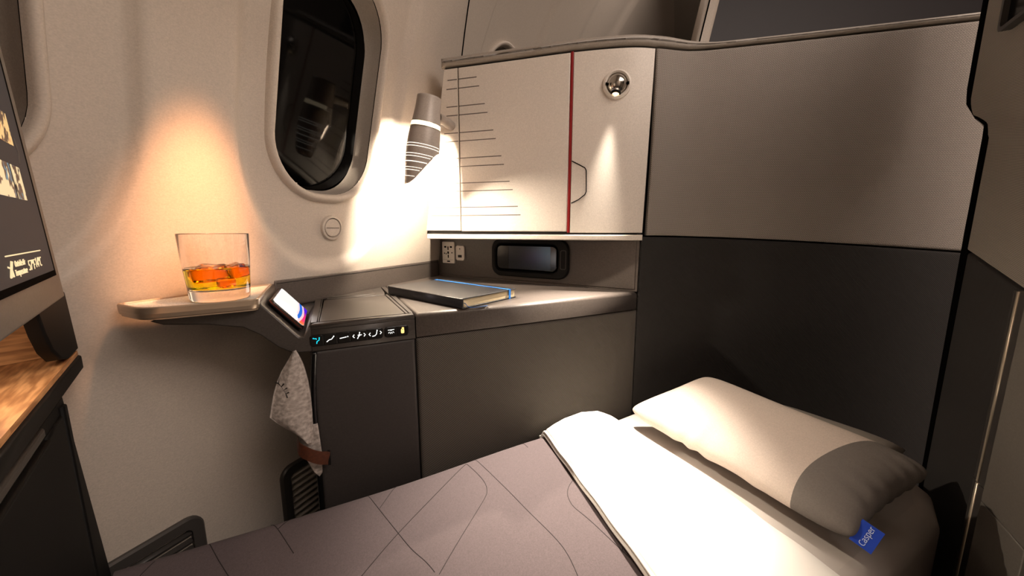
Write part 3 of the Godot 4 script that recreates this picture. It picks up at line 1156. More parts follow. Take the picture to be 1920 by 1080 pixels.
	l.light_color = Color(1.0, 0.88, 0.76)
	l.light_energy = 0.03
	l.area_range = 6.0
	l.shadow_enabled = true
	var lb := Basis(-T.basis.x, T.basis.y, -T.basis.z)
	l.transform = Transform3D(lb, T * Vector3(-0.26, 1.12, 0.006))
	add_child(l)

# ---------------------------------------------------------------- bed
func duvet_y(u: float, m: float) -> float:
	var n := sin(u * 7.0 + m * 3.0) * 0.002 + sin(u * 3.1 - m * 9.0) * 0.002
	var rdg := u * 0.55 - (m + 0.30) * 0.84 + 0.055
	n += 0.006 * exp(-pow(rdg / 0.035, 2)) * smoothstep(-0.15, -0.28, m) - 0.004 * exp(-pow((rdg + 0.06) / 0.035, 2)) * smoothstep(-0.16, -0.3, m)
	return BED + n

func duvet_edge(u: float) -> float:
	return lerpf(-0.052, -0.036, smoothstep(-0.1, 0.3, u))

func duvet_top(u: float, m: float) -> float:
	var x := clampf(1.0 - (duvet_edge(u) - m) / 0.03, 0.0, 1.0)
	return duvet_y(u, m) - 0.03 * (1.0 - sqrt(1.0 - x * x))

func fold_u(m: float) -> float:
	return 0.283 - 0.158 * maxf(0.0, -m - 0.042)

func build_bed() -> void:
	# mattress in a fitted sheet
	var mt := thing("mattress", "mattress in a pale fitted sheet, showing below the pillow", "mattress", kp(0.3, -0.3, 0.0))
	var st := begin()
	prism(st, PackedVector2Array([Vector2(-0.43, -0.11), Vector2(0.36, -0.09), Vector2(0.46, -0.035), Vector2(0.585, -0.022), Vector2(0.80, -0.19), Vector2(0.96, -0.33), Vector2(0.94, -0.44), Vector2(0.87, -0.53), Vector2(0.79, -0.56), Vector2(-0.30, -0.585)]), top_frame(0), 0.33, 0.458, 0.035, 6)
	done("fitted_sheet", st, mats.sheet, mt)
	st = begin()
	prism(st, PackedVector2Array([Vector2(-0.44, -0.09), Vector2(0.58, -0.04), Vector2(0.96, -0.33), Vector2(0.78, -0.55), Vector2(-0.30, -0.57)]), top_frame(0), 0.0, 0.33)
	done("bed_base", st, mats.black, mt)
	# duvet
	var dv := thing("duvet", "mauve grey duvet stitched with dark geometric lines, folded back white", "duvet", kp(0.0, -0.3, BED - 0.05))
	st = begin()
	var us := 90
	var prof := []   # across: m offset from the edge, drop
	for k in 7:
		var t := PI / 2 * k / 6.0
		prof.append([0.035 * (1.0 - sin(t)) * -1.0 + 0.035, 0.035 * (1.0 - sin(t)), t])
	var R := []
	var M := []
	var D := []
	M.append(0.0); D.append(0.10)
	for k in 8:
		var t := PI / 2 * k / 7.0
		M.append(0.03 * (1.0 - cos(t))); D.append(0.03 * (1.0 - sin(t)))
	for k in range(1, 70):
		M.append(0.03 + 0.49 * k / 70.0); D.append(0.0)
	for k in 8:
		var t := PI / 2 * k / 7.0
		M.append(0.52 + 0.03 * sin(t)); D.append(0.03 * (1.0 - cos(t)))
	M.append(0.55); D.append(0.12)
	for j in range(M.size() - 1, -1, -1):
		var r := PackedVector3Array()
		for i in us + 1:
			var t := float(i) / us
			var m0: float = -M[j]
			var u0: float = -0.462 + 0.268 * M[j]
			var u: float = lerpf(u0, fold_u(m0) + 0.05, t)
			var edge := duvet_edge(u)
			var m: float = edge + m0
			r.append(kp(u, m, duvet_y(u, m) - D[j]))
		R.append(r)
	rows(st, R)
	done("quilt", st, mats.duvet, dv)
	# stitched lines
	var lines := [
		[-0.056, -0.058, -0.098, -0.115], [-0.117, -0.057, -0.078, -0.186, -0.044, -0.284], [-0.139, -0.239, -0.078, -0.186, 0.029, -0.104, 0.08, -0.067],
		[0.08, -0.067, 0.088, -0.103, 0.092, -0.136, 0.088, -0.16, 0.075, -0.179, 0.031, -0.222, -0.039, -0.289],
		[0.101, -0.055, 0.116, -0.139, 0.131, -0.232, 0.144, -0.306, 0.145, -0.341, 0.138, -0.376],
		[0.253, -0.207, 0.232, -0.22, 0.218, -0.235, 0.211, -0.253, 0.21, -0.27, 0.217, -0.308, 0.225, -0.386],
		[0.223, -0.372, 0.236, -0.363], [0.221, -0.048, 0.222, -0.076], [-0.267, -0.062, -0.254, -0.087, -0.227, -0.153],
		[-0.254, -0.087, -0.236, -0.064], [-0.347, -0.072, -0.326, -0.117, -0.307, -0.155], [-0.42, -0.099, -0.411, -0.076]]
	for l in lines:
		var pts := PackedVector3Array()
		for k in range(0, l.size(), 2):
			pts.append(kp(l[k], l[k + 1], BED))
		pts = smooth_line(pts, 10)
		for i in pts.size():
			var v := pts[i] - Vector3(KX, 0, KZ)
			pts[i].y = duvet_top(v.dot(U), v.dot(MM)) + 0.0001
		st = begin()
		tube(st, pts, 0.0006, 5)
		done("stitched_line", st, mats.thread, dv)
	# white fold with piped edge
	st = begin()
	R = []
	var N := 80
	for j in N + 1:
		var t := float(j) / N
		var m := lerpf(-0.030, -0.585, t)
		var u0 := fold_u(m)
		var u1 := 0.482 - 0.09 * maxf(0.0, -m - 0.35)
		var hump := 0.017 * exp(-pow((m + 0.075) / 0.045, 2)) * 1.0
		var endf := smoothstep(0.0, 0.05, t)
		var drop := (1.0 - endf) * 0.03
		var r := PackedVector3Array()
		var yb := BED + 0.001
		var wob := 0.0012 * sin(m * 60.0)
		for q in [[u1 + 0.010, -0.012], [u1 + 0.006, 0.0], [u1 - 0.006, 0.010], [u1 - 0.03, 0.0165], [lerpf(u0, u1, 0.75), 0.0225], [lerpf(u0, u1, 0.5), 0.0265], [lerpf(u0, u1, 0.25), 0.0265], [u0 + 0.022, 0.0245], [u0 + 0.006, 0.0215], [u0 + 0.001, 0.018], [u0 + 0.003, 0.0135], [u0 + 0.02, 0.010], [u0 + 0.03, -0.004]]:
			var hw := clampf((q[0] - u0) / (u1 - u0), 0.0, 1.0)
			var y: float = yb + q[1] - drop + hump * sin(PI * hw) * (1.0 if q[1] > 0.015 else 0.0) + wob
			r.append(kp(q[0], m, y))
		R.append(r)
	rows(st, R)
	var cf := done("white_fold", st, mats.cuff, dv)
	cf.set_meta("label", "white folded back top of the duvet")
	for k in 2:
		st = begin()
		var pp := PackedVector3Array()
		for j in N + 1:
			var t := float(j) / N
			var m := lerpf(-0.030, -0.585, t)
			var drop := (1.0 - smoothstep(0.0, 0.05, t)) * 0.026
			pp.append(kp(fold_u(m) - 0.0015 - 0.002 * k, m, BED + 0.0165 - 0.0075 * k - drop + 0.0012 * sin(m * 60.0)))
		tube(st, pp, 0.0034, 8)
		done("piping", st, mats.cuff, cf)

func pillow_pt(a: float, b: float, side: float, C: Array, th: float) -> Vector3:
	# a along the length (0 by the console), b across (0 in front), side +1 top, -1 bottom
	var p: Vector3 = C[0].lerp(C[1], a).lerp(C[3].lerp(C[2], a), b)
	var ea := 1.0 - pow(absf(2.0 * a - 1.0), 5.0)
	var eb := 1.0 - pow(absf(2.0 * b - 1.0), 3.0)
	var h := th * pow(maxf(ea, 0.0), 0.45) * pow(maxf(eb, 0.0), 0.5)
	return p + Vector3.UP * h * side

func build_pillows() -> void:
	var C := [kp(0.508, -0.078, 0.500), kp(0.508, -0.538, 0.505), kp(0.690, -0.567, 0.578), kp(0.709, -0.150, 0.578)]
	var pl := thing("pillow", "white pillow with a grey end band and a blue tag, on the bed", "pillow", kp(0.6, -0.3, 0.462))
	var na := 90
	var nb := 36
	var wr := func(a: float, b: float, side: float) -> float:
		# gathers at the banded end and puckers along the front seam
		var w := 0.0
		var e := smoothstep(0.84, 1.0, a)
		w += e * 0.0032 * sin(b * 52.0 + 7.0 * a + 1.5 * sin(b * 9.0)) * smoothstep(0.15, 0.3, b) * smoothstep(1.0, 0.8, b)
		var f := smoothstep(0.28, 0.0, b)
		w += f * 0.0028 * sin(a * 46.0 + sin(a * 17.0) * 2.0 + b * 8.0) * smoothstep(0.18, 0.35, a) * smoothstep(0.75, 0.55, a)
		return w
	for part in 2:
		var st := begin()
		for side in [1.0, -1.0]:
			var R := []
			for j in nb + 1:
				var b := 0.5 - 0.5 * cos(PI * float(j) / nb)
				var cut := 0.80 - 0.02 * sin(PI * b) - 0.075 * (1.0 - b)
				cut = 0.795 + 0.055 * pow(absf(b - 0.35) / 0.65, 2.0)
				var r := PackedVector3Array()
				var n := na if part == 0 else 40
				for i in n + 1:
					var t := float(i) / n
					var a := cut * (1.0 - cos(PI / 2 * t)) if part == 0 else lerpf(cut, 1.0, sin(PI / 2 * t))
					var v := pillow_pt(a, b, side, C, 0.038)
					# soft corners and slightly drawn-in sides
					var ca := (a - 0.5) * 2.0
					var cb := (b - 0.5) * 2.0
					v += (C[3] - C[0]).normalized() * (-0.010 * signf(cb) * pow(absf(cb), 3.0) * (1.0 - ca * ca))
					v += (C[1] - C[0]).normalized() * (-0.012 * signf(ca) * pow(absf(ca), 3.0) * (1.0 - cb * cb))
					var cn := pow(absf(ca), 8.0) * pow(absf(cb), 8.0) * 0.010
					v -= (C[3] - C[0]).normalized() * signf(cb) * cn + (C[1] - C[0]).normalized() * signf(ca) * cn
					v.y += wr.call(a, b, side)
					r.append(v)
				if side < 0.0:
					r.reverse()
				R.append(r)
			rows(st, R)
		var o := done("pillowcase" if part == 0 else "end_band", st, mats.pillow if part == 0 else mats.pillow_band, pl)
		if part == 1:
			o.set_meta("label", "plain grey band at the end of the pillow")
	# sewn-in tag
	var tx: Vector3 = (C[2] - C[1]).normalized()
	var P := kp(0.517, -0.536, 0.500)
	var out: Vector3 = (C[1] - C[0]).normalized()
	var dn: Vector3 = (out * 0.83 + Vector3.DOWN * 0.30).normalized()
	tx = (tx * 0.8 + Vector3.UP * 0.5).normalized()
	dn = (dn - tx * dn.dot(tx)).normalized()
	var nrm: Vector3 = tx.cross(dn)
	if nrm.y < 0:
		nrm = -nrm
	var T := Transform3D(Basis(tx, -dn, nrm.normalized()), P)
	var st := begin()
	box(st, T, Vector3(0.0, -0.020, -0.0006), Vector3(0.036, 0.006, 0.0006))
	var tg := done("tag", st, mats.tag_blue, pl)
	tg.set_meta("label", "small blue woven tag")
	var tm := TextMesh.new()
	tm.text = "Casper"
	var sf := SystemFont.new()
	sf.font_names = PackedStringArray(["Droid Sans"])
	tm.font = sf
	tm.font_size = 48
	tm.pixel_size = 0.0100 / 48.0
	tm.depth = 0.0005
	var mi := MeshInstance3D.new()
	mi.mesh = tm
	mi.name = "lettering"
	mi.material_override = mats.tag_print
	tg.add_child(mi, true)
	mi.transform = Transform3D(T.basis, T * Vector3(0.018, -0.007, 0.0009) - parent_origin(tg))
	# second pillow behind
	var C2 := [kp(0.640, -0.185, 0.492), kp(0.640, -0.495, 0.492), kp(0.835, -0.49, 0.530), kp(0.80, -0.27, 0.530)]
	var p2 := thing("pillow", "plain pillow half hidden behind the white one, its grey standing for shade", "pillow", kp(0.74, -0.38, 0.462))
	st = begin()
	for side in [1.0, -1.0]:
		var R := []
		for j in 25:
			var r := PackedVector3Array()
			for i in 41:
				r.append(pillow_pt(i / 40.0, j / 24.0, side, C2, 0.032))
			if side < 0.0:
				r.reverse()
			R.append(r)
		rows(st, R)
	done("pillowcase", st, mats.shaded_pillow, p2)

# ---------------------------------------------------------------- tray, glass
func build_tray() -> void:
	var t := thing("cocktail_tray", "pale metal edged tray table beside the window, carrying the glass", "tray table", kp(-0.34, 0.05, 0.822))
	var T := top_frame(0)
	var raw := [Vector2(-0.452, 0.040), Vector2(-0.398, -0.030), Vector2(-0.257, -0.014), Vector2(-0.259, 0.190)]
	var rad := [0.012, 0.030, 0.016, 0.012]
	var P := PackedVector2Array()
	for i in 4:
		var p: Vector2 = raw[i]
		var a: Vector2 = (raw[(i + 3) % 4] - p).normalized()
		var b: Vector2 = (raw[(i + 1) % 4] - p).normalized()
		var r: float = rad[i]
		for k in 7:
			var s := k / 6.0
			P.append((p + a * r).lerp(p, s).lerp(p.lerp(p + b * r, s), s))
	if Geometry2D.is_polygon_clockwise(P):
		P.reverse()
	var st := begin()
	prism(st, inset(P, 0.003), T, 0.8225, 0.8375)
	done("base", st, mats.tray_metal, t)
	st = begin()
	ring(st, T, [[inset(P, 0.006), 0.8222], [inset(P, 0.001), 0.826], [P, 0.832], [P, 0.8405], [inset(P, 0.0012), 0.842], [inset(P, 0.0035), 0.842], [inset(P, 0.0045), 0.840], [inset(P, 0.005), 0.837]])
	done("rim", st, mats.tray_metal, t)
	st = begin()
	prism(st, inset(P, 0.0048), T, 0.8365, 0.8395)
	done("mat", st, mats.tray_mat, t)

func build_glass() -> void:
	var base := Vector3(-0.494, 0.8397, -0.617)
	var T := Transform3D(Basis.IDENTITY, base)
	var g := thing("tumbler", "clear glass tumbler half full of whisky, standing on the tray", "glass", base)
	var st := begin()
	lathe(st, PackedVector2Array([Vector2(0.0, 0.0005), Vector2(0.038, 0.0), Vector2(0.0405, 0.0015), Vector2(0.0415, 0.005), Vector2(0.0432, 0.030), Vector2(0.0455, 0.06), Vector2(0.0478, 0.1085), Vector2(0.0476, 0.1095), Vector2(0.0466, 0.1095), Vector2(0.0464, 0.1085), Vector2(0.0440, 0.06), Vector2(0.0417, 0.030), Vector2(0.0408, 0.022), Vector2(0.038, 0.0182), Vector2(0.032, 0.0172), Vector2(0.0, 0.0168)]), T, 64)
	done("glass_body", st, mats.glass, g)
	# whisky
	var w := thing("whisky", "amber whisky filling the lower half of the tumbler", "drink", base + Vector3(0, 0.018, 0))
	st = begin()
	lathe(st, PackedVector2Array([Vector2(0.0, 0.0170), Vector2(0.032, 0.0174), Vector2(0.038, 0.0184), Vector2(0.0409, 0.022), Vector2(0.0418, 0.030), Vector2(0.0433, 0.050), Vector2(0.0436, 0.0545), Vector2(0.042, 0.0538), Vector2(0.0, 0.0536)]), T, 64)
	done("liquid", st, mats.whisky, w)
	var rng := RandomNumberGenerator.new()
	rng.seed = 77
	var spots := [[Vector3(-0.008, 0.045, 0.006), Vector3(0.019, 0.012, 0.016), 0.35, "large ice cube floating at the left of the whisky"], [Vector3(0.020, 0.047, -0.012), Vector3(0.014, 0.011, 0.012), -0.5, "ice cube floating towards the window side of the whisky"], [Vector3(0.021, 0.030, 0.014), Vector3(0.011, 0.007, 0.009), 0.9, "small ice cube sunk at the right of the whisky"]]
	for s in spots:
		var ic := thing("ice_cube", s[3], "ice cube", base + s[0], "ice cubes in the tumbler")
		st = begin()
		var R := []
		var B := Basis(Vector3.UP, s[2]) * Basis(Vector3.RIGHT, 0.2)
		for j in 13:
			var r := PackedVector3Array()
			for i in 25:
				var th := PI * j / 12.0
				var ph := -TAU * (i % 24) / 24.0
				var d := Vector3(sin(th) * cos(ph), -cos(th), sin(th) * sin(ph))
				var e := 0.35
				var v := Vector3(signf(d.x) * pow(absf(d.x), e), signf(d.y) * pow(absf(d.y), e), signf(d.z) * pow(absf(d.z), e))
				var bump := 1.0 + 0.05 * sin(v.x * 5.0 + v.z * 4.0) + 0.04 * sin(v.y * 6.0 - v.x * 3.0)
				r.append(base + s[0] + B * (v * Vector3(s[1]) * bump))
			R.append(r)
		rows(st, R)
		done("ice", st, mats.ice, ic)

func build_phone() -> void:
	# lies in the cradle: x up the slope, y along m
	var dx := (U * -0.632 + Vector3.UP * 0.775).normalized()
	var nz := (U * 0.775 + Vector3.UP * 0.632).normalized()
	var T := Transform3D(Basis(-dx, MM, (-dx).cross(MM)), kp(-0.2045, 0.022, 0.7705) + nz * 0.0015)
	var ph := thing("smartphone", "smartphone with a bright screen, leaning in the cradle beside the tray", "smartphone", kp(-0.215, 0.09, 0.768))
	var st := begin()
	prism(st, rr(-0.037, 0.078, 0.075, 0.156, 0.010, 6), T, 0.0, 0.0085, 0.0028, 4, true)
	done("body", st, mats.phone_body, ph)
	st = begin()
	var o := rr(-0.037, 0.078, 0.0756, 0.1566, 0.010, 6)
	ring(st, T, [[o, 0.0030], [o, 0.0058]])
	done("side_band", st, mats.phone_side, ph)
	st = begin()
	prism(st, rr(-0.037, 0.078, 0.0685, 0.150, 0.008, 6), T, 0.0082, 0.0088)
	var W := 96
	var H := 192
	var im := Image.create(W, H, false, Image.FORMAT_RGB8)
	for y in H:
		for x in W:
			var fx := x / float(W)          # 0 low edge of the slope is at the right
			var fy := 1.0 - y / float(H)    # 0 near the charging end
			var c := Color(0.97, 0.96, 0.93)
			var d := fx - (0.66 + 0.10 * sin(fy * 3.0))
			var t := clampf(fy, 0, 1)
			if d > 0.0 and d < 0.10 and fy > 0.16:
				c = Color(0.10, 0.42, 0.85)
			elif d >= 0.10 and d < 0.17:
				c = Color(0.98, 0.80, 0.82)
			elif d >= 0.17:
				c = Color(0.95, 0.10, 0.45).lerp(Color(0.30, 0.05, 0.85), smoothstep(0.45, 0.85, t)).lerp(Color(1.0, 0.45, 0.2), smoothstep(0.3, 0.05, t))
			elif d > -0.06:
				c = Color(0.98, 0.86, 0.88)
			im.set_pixel(x, y, c)
	var m := mat("phone_screen", Color(0.03, 0.03, 0.03), 0.1)
	m.emission_enabled = true
	m.emission = Color(1, 1, 1)
	m.emission_operator = BaseMaterial3D.EMISSION_OP_MULTIPLY
	m.emission_texture = ImageTexture.create_from_image(im)
	m.emission_energy_multiplier = 1.1
	m.uv1_scale = Vector3(1.0 / 0.0685, -1.0 / 0.150, 1)
	m.uv1_offset = Vector3((0.037 + 0.03425) / 0.0685, (0.078 + 0.075) / 0.150, 0)
	done("screen", st, m, ph)
	# charging end
	var TE := Transform3D(Basis(-dx, (-dx).cross(MM), -MM), T.origin)
	st = begin()
	prism(st, rr(-0.037, 0.0043, 0.010, 0.003, 0.0014, 3), TE, -0.0006, 0.0002)
	done("charging_socket", st, mats.jamb, ph)
	for k in 6:
		st = begin()
		prism(st, circ(-0.018 + k * 0.003, 0.0043, 0.0009, 8), TE, -0.0006, 0.0002)
		done("speaker_hole", st, mats.jamb, ph)
	var l := OmniLight3D.new()
	l.name = "smartphone_light"
	l.light_color = Color(1.0, 0.95, 0.93)
	l.light_energy = 0.003
	l.light_size = 0.03
	l.omni_range = 4.0
	l.shadow_enabled = true
	l.position = T * Vector3(-0.037, 0.078, 0.03)
	add_child(l)

func build_notebook() -> void:
	# top corners in (u, m): spine left end, spine right end, far right, far left
	var a := Vector2(-0.013, 0.258)
	var b := Vector2(0.101, -0.002)
	var x := (b - a).normalized()
	var yv := Vector2(-x.y, x.x)
	var L := a.distance_to(b)
	var Wd := 0.182
	var n := thing("notebook", "dark hardback notebook with a blue elastic band, lying on the console", "notebook", kp(0.11, 0.17, 0.787))
	var T := Transform3D(Basis(U * x.x + MM * x.y, U * yv.x + MM * yv.y, Vector3.UP), kp(a.x, a.y, 0.787))
	var st := begin()
	prism(st, rr(L / 2, Wd / 2, L, Wd, 0.004, 3), T, 0.0005, 0.003, 0.0008, 2, true)
	prism(st, rr(L / 2, Wd / 2, L, Wd, 0.004, 3), T, 0.0205, 0.023, 0.0008, 2, true)
	var sp := PackedVector2Array()
	box(st, T, Vector3(0.0, -0.001, 0.001), Vector3(L, 0.003, 0.0225), 0.0009)
	done("cover", st, mats.cover, n)
	st = begin()
	box(st, T, Vector3(0.003, 0.003, 0.003), Vector3(L - 0.004, Wd - 0.004, 0.0205))
	var pg := done("pages", st, mats.paper, n)
	for k in 7:
		st = begin()
		box(st, T, Vector3(L - 0.0041, 0.003, 0.0045 + k * 0.0022), Vector3(L - 0.0037, Wd - 0.004, 0.0049 + k * 0.0022))
		done("page_edge", st, mats.paper_line, pg)
	st = begin()
	var w0 := Wd - 0.030
	box(st, T, Vector3(-0.0008, w0, 0.0232), Vector3(L + 0.0008, w0 + 0.007, 0.0240))
	box(st, T, Vector3(L + 0.0001, w0, 0.0004), Vector3(L + 0.0009, w0 + 0.007, 0.0240))
	box(st, T, Vector3(-0.0009, w0, 0.0004), Vector3(-0.0001, w0 + 0.007, 0.0240))
	done("elastic_band", st, mats.blue, n)
	st = begin()
	var pts := smooth_line(PackedVector3Array([T * Vector3(L - 0.02, 0.012, 0.012), T * Vector3(L - 0.001, 0.008, 0.0115), T * Vector3(L + 0.006, 0.010, 0.0055), T * Vector3(L + 0.009, 0.022, 0.0014), T * Vector3(L + 0.013, 0.040, 0.0010), T * Vector3(L + 0.018, 0.058, 0.0010)]), 6)
	var R := [PackedVector3Array(), PackedVector3Array()]
	for p in pts:
		R[0].append(p + Vector3(0, 0, 0.0022))
		R[1].append(p + Vector3(0, 0.0006, -0.0022))
	rows(st, R)
	R = [PackedVector3Array(), PackedVector3Array()]
	for p in pts:
		R[0].append(p + Vector3(0, 0.0006, -0.0022))
		R[1].append(p + Vector3(0, 0.0010, 0.0022))
	rows(st, R)
	done("ribbon", st, mats.blue, n)

# ---------------------------------------------------------------- lamps
func build_lamp() -> void:
	var top := Vector3(-0.210, 1.283, -1.0)
	var bot := Vector3(-0.246, 1.068, -1.0)
	var ax := (top - bot).normalized()
	var L := top.distance_to(bot)
	# x right, z towards the bed
	var xx := Vector3(1, 0, 0)
	xx = (xx - ax * xx.dot(ax)).normalized()
	var zz := xx.cross(ax)
	var T := Transform3D(Basis(xx, ax, zz), bot)
	var lamp := thing("wall_lamp", "tapered metal lamp with lit slits, hung at the cabinet's window end", "lamp", bot)
	var rad := func(h: float) -> float:
		var t := h / L
		return lerpf(0.042, 0.0305, smoothstep(0.42, 1.0, t)) if t > 0.42 else lerpf(0.036, 0.042, smoothstep(0.0, 0.42, t))
	# the shell is cut away on the side that faces the cabinet and the lining
	var low := func(an: float) -> float:
		var right := 0.40 * pow(clampf((cos(an) + 0.8) / 1.8, 0.0, 1.0), 1.9)
		var rear := 0.49 * smoothstep(0.30, 0.85, cos(an + deg_to_rad(108.0)))
		return L * maxf(right, rear)
	var bands := [[0.662, 0.715, "band"], [0.455, 0.462, "s"], [0.425, 0.432, "s"], [0.342, 0.349, "s"], [0.312, 0.319, "s"], [0.252, 0.262, "s"], [0.188, 0.194, "s"], [0.158, 0.165, "s"], [0.088, 0.094, "s"]]
	var n := 72
	var st := begin()
	var R := []
	var R2 := []
	for j in 41:
		var r := PackedVector3Array()
		var r2 := PackedVector3Array()
		for i in n + 1:
			var an := -TAU * i / n
			var h: float = lerpf(low.call(an), L, j / 40.0)
			var q: float = rad.call(h)
			# rounded lip where the shell is cut
			r.append(T * Vector3(q * cos(an), h, q * sin(an)))
			r2.append(T * Vector3((q - 0.0025) * cos(an), h, (q - 0.0025) * sin(an)))
		R.append(r)
		R2.append(r2)
	rows(st, R)
	R2.reverse()
	rows(st, R2)
	rows(st, [R2[R2.size() - 1], R[0]])
	done("shade", st, mats.lamp_shell, lamp)
	st = begin()
	lathe(st, PackedVector2Array([Vector2(0.0305, L), Vector2(0.0300, L + 0.003), Vector2(0.028, L + 0.004), Vector2(0.026, L + 0.001), Vector2(0.0, L + 0.0005)]), T, 48)
	done("top_cap", st, mats.lamp_shell, lamp)
	for b in bands:
		st = begin()
		var q0 := PackedVector3Array()
		var q1 := PackedVector3Array()
		for i in 49:
			var an := deg_to_rad(lerpf(200.0, -20.0, i / 48.0))
			if b[2] != "band":
				an = deg_to_rad(lerpf(196.0, lerpf(8.0, 62.0, 1.0 - smoothstep(0.05, 0.42, b[0])), i / 48.0))
			if low.call(an) > b[0] * L - 0.003:
				continue
			var ra: float = rad.call(b[0] * L) + 0.0006
			var rb: float = rad.call(b[1] * L) + 0.0006
			q0.append(T * Vector3(ra * cos(an), b[0] * L, ra * sin(an)))
			q1.append(T * Vector3(rb * cos(an), b[1] * L, rb * sin(an)))
		rows(st, [q0, q1])
		done("lit_band" if b[2] == "band" else "lit_slit", st, mats.lamp_band if b[2] == "band" else mats.lamp_slit, lamp)
	for h in [0.66, 0.717]:
		st = begin()
		var g := PackedVector3Array()
		for i in 48:
			var an := TAU * i / 48
			var q: float = rad.call(h * L) + 0.0008
			g.append(T * Vector3(q * cos(an), h * L, q * sin(an)))
		tube(st, g, 0.0009, 5, true)
		done("trim_ring", st, mats.chrome, lamp)
	# bulb and pivot
	var bc := T * Vector3(0.002, L * 0.425, -0.006)
	st = begin()
	lathe(st, PackedVector2Array([Vector2(0.0, -0.012), Vector2(0.008, -0.009), Vector2(0.011, 0.0), Vector2(0.008, 0.009), Vector2(0.0, 0.012)]), Transform3D(T.basis, bc), 20)
	done("bulb", st, mats.bulb, lamp)
	st = begin()
	tube(st, PackedVector3Array([T * Vector3(0.0, L * 0.50, -0.004), T * Vector3(0.0, L * 0.95, 0.0)]), 0.008, 10)
	done("lamp_holder", st, mats.black, lamp)
	var kb := cp(-0.024, 1.249, 0.0)
	st = begin()
	tube(st, PackedVector3Array([kb, kb + Vector3(-0.012, 0, 0.05), T * Vector3(0.020, L * 0.84, -0.022)]), 0.013, 14)
	done("pivot", st, mats.lamp_shell, lamp)
	var l := OmniLight3D.new()
	l.name = "wall_lamp_light"
	l.light_color = Color(1.0, 0.93, 0.84)
	l.light_energy = 0.6
	l.light_size = 0.008
	l.omni_range = 6.0
	l.shadow_enabled = true
	l.position = bc
	add_child(l)

func build_eyeball() -> void:
	var p := cp(0.4304, 1.316, 0.0)
	var q := cp(0.4304, 1.316, 1.0)
	var nz := (q - p).normalized()
	var xx := Vector3.UP.cross(nz)
	var T := Transform3D(Basis(xx, Vector3.UP, nz), p)
	var e := thing("reading_light", "chrome eyeball reading light set in the cabinet's right panel", "reading light", p)
	var st := begin()
	ring(st, T, [[circ(0, 0, 0.0355, 36), -0.001], [circ(0, 0, 0.0345, 36), 0.005], [circ(0, 0, 0.030, 36), 0.0075], [circ(0, 0, 0.0265, 36), 0.005], [circ(0, 0, 0.0262, 36), 0.0]])
	done("collar", st, mats.cabinet, e)
	# ball tipped down towards the bed
	var aim := (kp(0.285, -0.148, 0.47) - p).normalized()
	st = begin()
	var B := Transform3D(Basis.IDENTITY, p - nz * 0.003)
	var prof := PackedVector2Array()
	for k in 17:
		var t := PI * k / 16.0
		prof.append(Vector2(0.0255 * sin(t), -0.0255 * cos(t)))
	lathe(st, prof, B, 32)
	done("ball", st, mats.chrome, e)
	for s in [-1.0, 1.0]:
		st = begin()
		box(st, T, Vector3(s * 0.0265 - 0.002, -0.003, 0.003), Vector3(s * 0.0265 + 0.002, 0.003, 0.009))
		done("pivot_pin", st, mats.gap, e)
	var ax := aim
	var sx := ax.cross(Vector3.UP).normalized()
	var LT := Transform3D(Basis(sx, ax, sx.cross(ax)), p - nz * 0.003)
	st = begin()
	lathe(st, PackedVector2Array([Vector2(0.0125, 0.0205), Vector2(0.0125, 0.0265), Vector2(0.0085, 0.0275), Vector2(0.0080, 0.0255)]), LT, 24)
	done("nozzle", st, mats.black, e)
	st = begin()
	lathe(st, PackedVector2Array([Vector2(0.0080, 0.0258), Vector2(0.005, 0.0268), Vector2(0.0, 0.0272)]), LT, 20)
	done("lens", st, mats.lens, e)
	var l := SpotLight3D.new()
	l.name = "reading_light_beam"
	l.light_color = Color(1.0, 0.94, 0.87)
	l.light_energy = 8.5
	l.light_size = 0.008
	l.spot_angle = 27.0
	l.spot_angle_attenuation = 1.0
	l.spot_range = 6.0
	l.shadow_enabled = true
	add_child(l)
	l.look_at_from_position(LT * Vector3(0, 0.031, 0), kp(0.285, -0.148, 0.47), Vector3.UP)

